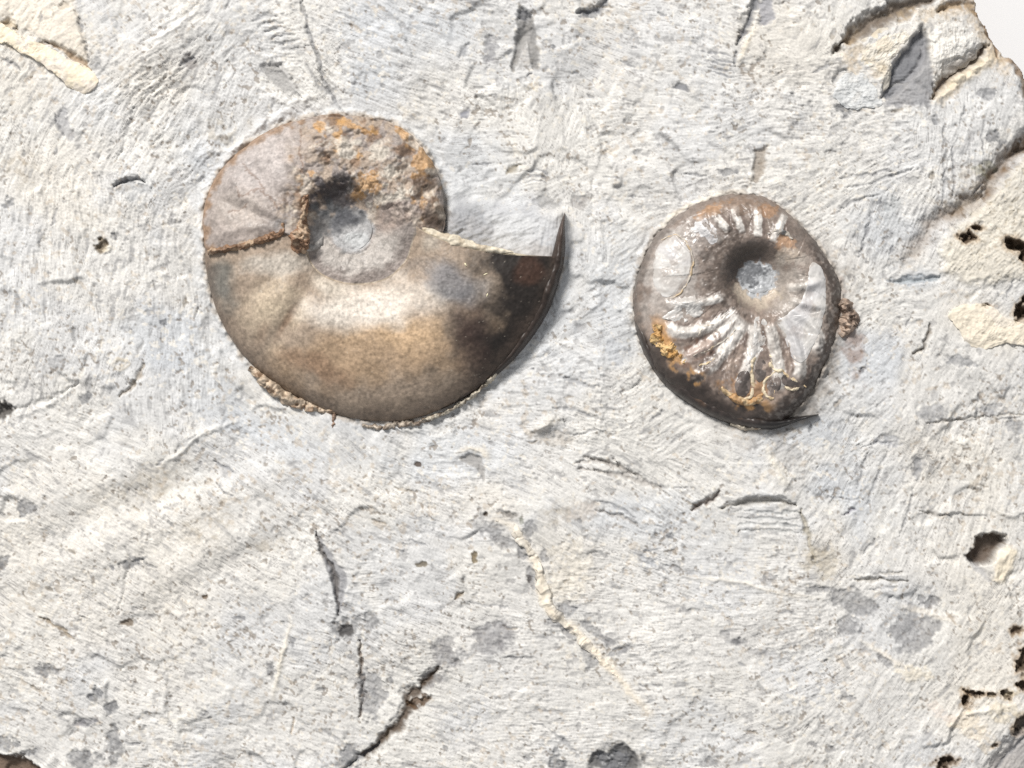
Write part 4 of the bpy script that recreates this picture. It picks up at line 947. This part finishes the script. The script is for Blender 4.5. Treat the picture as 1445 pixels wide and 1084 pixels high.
ribbon('broken_lip', [(589, 321), (603, 328), (622, 336), (648, 345), (684, 353), (724, 359)], [5, 13, 15, 14, 9, 3], [3.5, 2.5, 2, 1.8, 1.2, .3], lambda x, y: whorl_profile(*A_ws(x, y)) - 5, crust((0.54, 0.485, 0.385), (0.36, 0.30, 0.22), .25, 63, 9), M_CRUST, outer, 120, 14, .8, 10, 81, -5)
# keel and horn
def colkeel(x, y):
    c = np.ones(x.shape + (3,)) * np.array((0.036, 0.027, 0.023)) * (1 + .3 * fbm(x, y, 9, 441, 3) + .25 * fbm(x, y, 4, 442, 2))[..., None]
    c = blend(c, ss(370, 320, y), (0.085, 0.062, 0.052), .6)
    return np.concatenate([c, np.full(x.shape + (1,), .42)], -1)
ribbon('keel', [(797, 301), (793, 320), (790, 343), (785, 370), (776, 399), (764, 432), (745, 467), (722, 499), (694, 528), (660, 555), (622, 577)], [1, 15, 22, 25, 25, 22, 18, 14, 10, 6, 3], [18, 25, 27, 26, 24, 21, 18, 14, 10, 7, 4], lambda x, y: 0 * x, colkeel, M_SHELL, amA, 240, 16, 0.12, 20, 4, -16)
zrim = lambda x, y: np.maximum(zrock(x, y), 0)
ribbon('rim_crust', [(352, 519), (362, 526), (374, 538), (388, 550), (404, 561), (424, 570), (448, 577), (474, 581)], [8, 14, 17, 16, 17, 14, 13, 8], [5, 9, 9, 8, 9, 8, 7, 4], zrim, crust((0.40, 0.32, 0.24), (0.20, 0.125, 0.075), .45, 9, 7), M_CRUST, amA, 180, 18, 1.0, 9, 31)
ribbon('rim_crust', [(596, 592), (618, 587), (640, 576), (662, 562), (684, 543), (702, 522), (716, 508)], [4, 7, 5, 6, 7, 8, 4], [4, 6, 5, 6, 7, 7, 3], zrim, crust((0.42, 0.38, 0.31), (0.16, 0.12, 0.085), .45, 11, 6), M_CRUST, amA, 200, 12, 1.1, 6, 37)
ribbon('rim_crust', [(512, 601), (540, 603), (560, 598), (586, 598), (606, 592)], [4, 7, 10, 9, 4], [2, 4, 5, 5, 2], zrim, crust((0.35, 0.30, 0.245), (0.13, 0.095, 0.07), .45, 13, 6), M_CRUST, amA, 120, 12, 1.1, 6, 41)
ribbon('rim_crust', [(470, 582), (472, 594), (468, 604)], [6, 8, 3], [4, 4, 1], zrim, crust((0.22, 0.15, 0.11), None, .45, 14, 6), M_CRUST, amA, 40, 12, 1.0, 6, 43)
for (u_, v_, a_, l_) in ((686, 389, 25, 9), (688, 418, 70, 5), (658, 376, -60, 5)):
    a_ = math.radians(a_); dx, dy = math.cos(a_) * l_ / 2, -math.sin(a_) * l_ / 2
    ribbon('grit_speck', [(u_ - dx, v_ - dy), (u_, v_), (u_ + dx, v_ + dy)], [1.5, 3, 1.5], [.8, 1.8, .8], zA, crust((0.72, 0.66, 0.45), None, .1), M_CRUST, outer, 10, 6, 0, 8, 1, -2)

# ------------------------------------------------------------------ small ammonite
RIBS = [  # ridge lines from the umbilicus outward (pale crests)
    [(1040, 440), (1000, 462), (962, 470), (930, 462)], [(1045, 448), (1010, 478), (975, 500), (945, 505)], [(1052, 452), (1022, 492), (996, 522), (972, 536)],
    [(1062, 455), (1060, 490), (1050, 525), (1040, 552)], [(1082, 455), (1090, 492), (1096, 525), (1095, 555)], [(1096, 448), (1116, 480), (1126, 512), (1122, 540)],
    [(1110, 436), (1138, 455), (1152, 480), (1148, 505)], [(1026, 330), (1010, 312), (1004, 296)], [(1044, 332), (1036, 308), (1034, 290)], [(1016, 345), (990, 322), (984, 306)], [(1065, 338), (1066, 312), (1066, 290)], [(1085, 345), (1098, 318), (1106, 302)], [(1108, 425), (1140, 432), (1166, 436)], [(1106, 408), (1136, 404), (1160, 396)], [(1022, 420), (985, 428), (935, 432)]]
RIBs = [spline(q, 24) for q in RIBS]
def B_z(x, y):
    r = np.hypot(x - BC[0], y - BC[1]); th = np.arctan2(y - BC[1], x - BC[0])
    R = B_R(th); ru = 26 + 2 * np.cos(2 * th - 1)
    k = np.clip((r - ru) / 34, 0, 1)
    rise = 0.5 * np.sin(k * math.pi / 2) + 0.5 * k * k * (3 - 2 * k)
    rho = np.clip((r - ru) / np.maximum(R - ru, 1), 0, 1)
    f0 = .46 + .24 * ss(0, .8, np.sin(th)) + .08 * ss(.2, 1, -np.cos(th))
    fall = np.clip(1 - np.clip((rho - f0) / (1 - f0), 0, 1) ** 2.1, 0, 1) ** .8
    top = 37 + 3 * np.cos(th + 2.3)
    z = 8 + (top - 8) * rise * (.06 + .94 * fall)
    z = np.where(r < ru, 8 - 1.5 * (1 - (r / ru) ** 2), z)
    for q in RIBs:
        d, t = seg_dist(x, y, q)
        z = z + (6.5 * np.exp(-(d / 6.5) ** 2) - 1.2) * np.sin(np.clip(t, 0, 1) * math.pi) ** .6 * (d < 40)
    return z
def B_detail(x, y):
    r = np.hypot(x - BC[0], y - BC[1]); th = np.arctan2(y - BC[1], x - BC[0]) + 0.12 * fbm(x, y, 40, 505, 2)
    wr = fbm(th * 90 + r * .12, r * .25, 7, 504, 3) * ss(425, 470, y) * ss(38, 60, r)
    return 1.7 * wr + 0.8 * fbm(x, y, 22, 501, 4) + .6 * fbm(x, y, 8, 502, 3) + .3 * fbm(x, y, 4, 503, 2)
def colB(x, y):
    n = fbm(x, y, 26, 511, 4); n2 = fbm(x, y, 10, 512, 3); n3 = fbm(x, y, 4, 513, 2)
    eb = lambda q: ss(1.1, .68, ell(x, y, q, .42 * n2 + .2 * n3 + .2 * n))
    r = np.hypot(x - BC[0], y - BC[1]); th = np.arctan2(y - BC[1], x - BC[0]); R = B_R(th)
    c = np.ones(x.shape + (3,)) * np.array((0.165, 0.132, 0.112))
    low = ss(430, 470, y + 10 * n)
    c = blend(c, ss(1.15, .6, ell(x, y, (945, 400, 46, 100, -8), .3 * n + .3 * n2)), (0.36, 0.33, 0.305), .8)
    c = blend(c, ss(1.15, .6, ell(x, y, (1030, 306, 80, 24, 0), .3 * n + .3 * n2)), (0.22, 0.18, 0.155), .6)
    c = blend(c, low, (0.30, 0.235, 0.195), .65)
    c = blend(c, low * ss(.15, .6, fbm(x, y, 18, 514, 3)), (0.12, 0.092, 0.078), .7)
    for i, q in enumerate(RIBs):
        d, t = seg_dist(x, y, q)
        wd = (9.5 if i < 7 else 6)
        c = blend(c, ss(.30, .62, np.exp(-(d / wd) ** 2) + .10 * n2 + .08 * n3) * ss(0, .12, t) * ss(1, .85, t), (0.62, 0.595, 0.56), .85)
        c = blend(c, ss(.5, .9, np.exp(-((d - wd - 2.5) / 3.0) ** 2) + .15 * n2) * ss(0, .2, t) * ss(1, .8, t), (0.13, 0.098, 0.085), .6)
    c = blend(c, eb((985, 495, 40, 12, 30)), (0.23, 0.13, 0.09), .6)
    c = blend(c, eb((1000, 512, 26, 10, 35)), (0.085, 0.062, 0.052), .75)
    c = blend(c, eb((1015, 535, 34, 20, -15)), (0.125, 0.095, 0.08), .8)
    c = blend(c, eb((1016, 378, 30, 66, 10)), (0.085, 0.066, 0.055), .75)
    c = blend(c, eb((1050, 545, 40, 16, -10)), (0.30, 0.17, 0.085), .7)
    c = blend(c, eb((1040, 292, 55, 12, 4)), (0.19, 0.135, 0.10), .75)
    c = blend(c, eb((1000, 300, 26, 8, 25)), (0.36, 0.215, 0.12), .7)
    c = blend(c, eb((1080, 300, 16, 12)), (0.32, 0.19, 0.11), .7)
    c = blend(c, eb((1103, 346, 20, 11, -20)), (0.40, 0.25, 0.155), .8)
    c = blend(c, eb((1112, 362, 18, 12)), (0.44, 0.37, 0.30), .7)
    c = blend(c, eb((1130, 372, 16, 14)), (0.36, 0.31, 0.27), .6)
    c = blend(c, ss(.2, .9, fbm(x, y, 9, 516, 3)) * ss(30, 50, r), (0.21, 0.18, 0.16), .5)
    c = blend(c, ss(1.2, .5, ell(x, y, (1120, 420, 46, 60, 20), .3 * n + .3 * n2)), (0.38, 0.345, 0.31), .6)
    c = blend(c, ss(1.2, .5, ell(x, y, (950, 440, 50, 26, 0), .3 * n + .4 * n2)), (0.33, 0.29, 0.26), .55)
    c = blend(c, ss(1.2, .5, ell(x, y, (985, 335, 40, 20, 40), .3 * n + .4 * n2)), (0.33, 0.29, 0.265), .55)
    # rim bands
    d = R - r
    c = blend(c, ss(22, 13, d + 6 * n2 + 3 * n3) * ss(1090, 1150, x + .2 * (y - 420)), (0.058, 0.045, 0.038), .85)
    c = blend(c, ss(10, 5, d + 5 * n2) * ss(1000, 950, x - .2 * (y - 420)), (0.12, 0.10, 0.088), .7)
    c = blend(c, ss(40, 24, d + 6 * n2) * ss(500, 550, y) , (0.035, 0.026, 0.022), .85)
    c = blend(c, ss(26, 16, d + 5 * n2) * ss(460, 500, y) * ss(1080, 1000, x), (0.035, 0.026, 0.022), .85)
    am = ss(18, 24, d + 5 * n2) * ss(42, 32, d + 6 * n2) * ss(435, 470, y) * ss(1100, 1060, x) * ss(-.2, .3, n + .6 * n2)
    c = blend(c, am, (0.42, 0.235, 0.09), .8)
    sp = ss(40, 10, d) * ss(1100, 1150, x + .3 * (y - 430)) * ss(.2, .5, n3)
    c = blend(c, sp, (0.26, .24, .22), .3)
    # umbilicus
    ru = 26
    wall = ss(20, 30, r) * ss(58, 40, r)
    c = blend(c, wall * ss(.2, .9, -np.sin(th) * .8 - np.cos(th) * .5), (0.045, 0.036, 0.032), .9)  # shaded upper left wall painted into the colour
    c = blend(c, ss(22, 28, r + 3 * n2) * ss(46, 36, r + 5 * n2 + 3 * n3) * ss(.25, .6, np.sin(th) + .25 * n2), (0.42, 0.36, 0.29), .75)
    fl = ss(29, 24, r + 5 * n2 + 2 * n3)
    c = blend(c, fl, (0.38, 0.40, 0.42), .85)
    c = blend(c, fl * eb((1060, 385, 20, 15, 25)), (0.12, 0.125, 0.135), .85)  # shadow of that wall painted onto the floor
    c = c * (1 + .13 * n2 + .18 * n3 + .08 * n)[..., None]
    ro = .38 + .06 * n2
    return np.concatenate([c, ro[..., None]], -1)

amB = thing('ammonite', 'small round ribbed ammonite with pearly white patches and a thorn-like keel tip', 'ammonite', *BC)
nth, nr = 560, 160
th = np.linspace(-math.pi, math.pi, nth, endpoint=False); kr = np.linspace(0.003, 1, nr); R = B_R(th) + 1.6 * fbm(np.cos(th) * 150, np.sin(th) * 150, 12, 550, 3)
XX = BC[0] + np.cos(th)[None] * R[None] * kr[:, None]; YY = BC[1] + np.sin(th)[None] * R[None] * kr[:, None]
ZZ = B_z(XX, YY) + B_detail(XX, YY); CA = colB(XX, YY)
XX = np.vstack([XX, XX[-1:]]); YY = np.vstack([YY, YY[-1:]]); ZZ = np.vstack([ZZ, ZZ[-1:] * 0 - 24]); CA = np.concatenate([CA, CA[-1:]], 0)
P = np.stack([XX, YY, ZZ], -1).reshape(-1, 3)
whorlB = mesh_from('ribbed_whorl', P, fix_up(P, grid_faces(nr + 1, nth, True)), CA.reshape(-1, 4), M_GLOSS, amB)
zB = lambda x, y: B_z(x, y) + .5 * B_detail(x, y)
def pearl(seed, dirt=(0.30, 0.26, 0.23)):
    def f(x, y):
        th = np.arctan2(y - BC[1], x - BC[0]); r = np.hypot(x - BC[0], y - BC[1])
        c = np.ones(x.shape + (3,)) * np.array((0.50, 0.485, 0.465)) * (1 + .08 * fbm(x, y, 14, seed, 3) + .06 * fbm(x, y, 4, seed + 9, 2))[..., None]
        c = blend(c, ss(.1, .8, fbm(th * 110, r * .3, 9, seed + 7, 3)), (0.34, 0.31, 0.285), .6)
        c = blend(c, ss(.25, .8, fbm(x, y, 14, seed + 3, 4)), dirt, .6)
        return blend(c, ss(-.1, .8, fbm(x, y, 30, seed + 5, 2)), (0.50, 0.50, 0.53), .4)
    return f
polar_patch('pearly_patch', [(934, 342), (952, 337), (966, 350), (972, 372), (966, 396), (952, 414), (936, 420), (922, 408), (920, 380), (924, 356)], zB, pearl(3), M_NACRE, whorlB, 40, 140, 6, 1.4, .35, .5)
polar_patch('pearly_patch', [(1140, 374), (1152, 376), (1160, 392), (1162, 424), (1156, 458), (1142, 492), (1128, 512), (1112, 502), (1104, 478), (1094, 456), (1104, 446), (1124, 430), (1134, 406)], zB, pearl(13), M_NACRE, whorlB, 50, 200, 6, 1.4, .3, .6, center=(1132, 450))
polar_patch('pearly_patch', [(1062, 450), (1076, 452), (1082, 470), (1078, 492), (1066, 508), (1050, 516), (1056, 490), (1060, 468)], zB, pearl(23), M_NACRE, whorlB, 34, 120, 6, .5, .3, 1.1)
polar_patch('pearly_patch', [(976, 318), (990, 312), (1004, 322), (1010, 338), (1000, 346), (986, 338), (972, 346), (962, 338)], zB, pearl(33, (.2, .15, .12)), M_NACRE, whorlB, 34, 120, 5, .4, .3, 1.6)
polar_patch('pearly_patch', [(940, 428), (964, 420), (986, 424), (994, 440), (974, 452), (950, 456), (934, 446)], zB, pearl(43, (.2, .15, .12)), M_NACRE, whorlB, 34, 120, 5, .4, .35, 1.6)
polar_patch('umbilical_plug', [(BC[0] + 22 * math.cos(a), BC[1] + 21 * math.sin(a)) for a in np.linspace(0, 2 * math.pi, 17)[:-1]], lambda x, y: B_z(x, y) + B_detail(x, y) + 0.8 * fbm(x, y, 9, 560, 3), colB, M_GLOSS, whorlB, 30, 90, 6, .5, .3)
# crystals, crusts and suture lines
def rust2(x, y):
    c = crust((0.44, 0.25, 0.085), (0.56, 0.40, 0.20), .35, 19, 9)(x, y); return c
ribbon('rust_crust', [(926, 458), (928, 476), (938, 492), (952, 502), (966, 512)], [8, 18, 20, 17, 6], [2, 4, 4, 4, 1], zB, rust2, M_CRUST, whorlB, 120, 24, 1.5, 7, 51)
ribbon('rust_crust', [(1014, 546), (1026, 556), (1044, 566), (1062, 566), (1076, 556)], [6, 10, 12, 12, 6], [2, 4, 4, 4, 2], zB, crust((0.34, 0.20, 0.09), (0.5, .38, .23), .35, 21, 8), M_CRUST, whorlB, 80, 14, .8, 8, 53)
def suture(pts, w=3.4, h=1.8, col=(0.55, 0.47, 0.34)):
    ribbon('suture_line', pts, [w * .7, w * 1.5, w * 1.3, w * 1.6, w * .7], [h * .4, h * .8, h, h * .7, h * .4], zB, crust(col, (0.42, .31, .18), .25, 25, 8), M_CRUST, whorlB, 70, 8, .9, 6, 57, -2.5)
suture([(1076, 500), (1062, 506), (1056, 518), (1058, 534), (1060, 548), (1054, 560), (1040, 566), (1034, 562)], 4.4)
suture([(1076, 500), (1086, 504), (1084, 516), (1092, 524), (1100, 524), (1112, 534), (1134, 546)], 3.4)
suture([(1092, 524), (1082, 532), (1074, 544), (1076, 556), (1084, 562), (1090, 558), (1090, 548)], 3.2)
suture([(1006, 505), (996, 514), (984, 517)], 2.6, 1.4); suture([(1034, 466), (1024, 478), (1010, 486), (996, 494), (976, 502)], 2.2, 1.2, (.5, .46, .4))
suture([(1004, 458), (988, 464), (982, 474), (968, 484)], 2.2, 1.2, (.5, .46, .4)); suture([(1104, 546), (1116, 550), (1126, 546)], 3, 1.5)
for ol in ([(1040, 526), (1052, 524), (1056, 540), (1052, 556), (1040, 560), (1034, 544)], [(1082, 536), (1090, 530), (1098, 536), (1096, 552), (1086, 558), (1079, 548)], [(1102, 530), (1116, 536), (1124, 542), (1112, 546), (1100, 540)], [(1064, 508), (1076, 508), (1078, 528), (1068, 540), (1062, 524)]):
    polar_patch('dark_chamber', ol, zB, crust((0.075, 0.062, 0.056), (0.17, 0.14, 0.125), .3, 71, 8), M_NACRE, whorlB, 16, 60, 5, .8, .4, .5)
suture([(932, 340), (952, 334), (968, 348), (975, 372), (969, 398), (953, 418), (936, 424)], 2.6, 1.6, (.42, .38, .33))
ribbon('crystal_pit', [(1080, 332), (1092, 328), (1106, 332), (1114, 340)], [4, 9, 10, 4], [1.5, 2.5, 2.5, 1], zB, crust((0.20, 0.20, 0.20), (.42, .38, .33), .5, 27, 6), M_CRUST, whorlB, 40, 12, .8, 6, 61)
ribbon('side_nodule', [(1182, 424), (1190, 432), (1198, 446), (1194, 462), (1186, 476)], [10, 24, 28, 22, 8], [6, 11, 11, 8, 2], zrim, crust((0.33, 0.25, 0.195), (0.15, 0.105, 0.08), .5, 29, 9), M_CRUST, amB, 110, 26, 1.3, 9, 63)
def colkb(x, y):
    c = np.ones(x.shape + (3,)) * np.array((0.034, 0.026, 0.023)) * (1 + .3 * fbm(x, y, 9, 541, 3) + .3 * fbm(x, y, 4, 542, 2))[..., None]
    c = blend(c, ss(490, 430, y), (0.17, 0.148, 0.13), .8)
    c = blend(c, ss(1.2, .4, ell(x, y, (1030, 574, 50, 10, -18), .4 * fbm(x, y, 12, 543, 3))), (0.11, .066, .04), .7)
    c = blend(c, ss(1050, 1090, x), (0.010, 0.009, 0.009), .9)
    return np.concatenate([c, np.full(x.shape + (1,), .36)], -1)
ribbon('keel', [(906, 372), (899, 400), (898, 432), (904, 466), (917, 497), (938, 526), (966, 550), (1000, 571), (1035, 587), (1068, 595), (1096, 597), (1126, 591), (1154, 585)], [2, 7, 10, 14, 19, 24, 28, 29, 28, 25, 19, 9, 1.5], [6, 11, 13, 15, 16, 17, 18, 19, 20, 20, 19, 16, 11], lambda x, y: 0 * x, colkb, M_GLOSS, amB, 260, 18, .15, 18, 65, -14)
ribbon('rim_crust', [(1030, 596), (1050, 602), (1070, 602), (1088, 596)], [5, 9, 9, 5], [4, 6, 6, 4], zrim, crust((0.52, 0.46, 0.37), (.34, .23, .14), .35, 31, 7), M_CRUST, amB, 70, 12, .9, 7, 67)
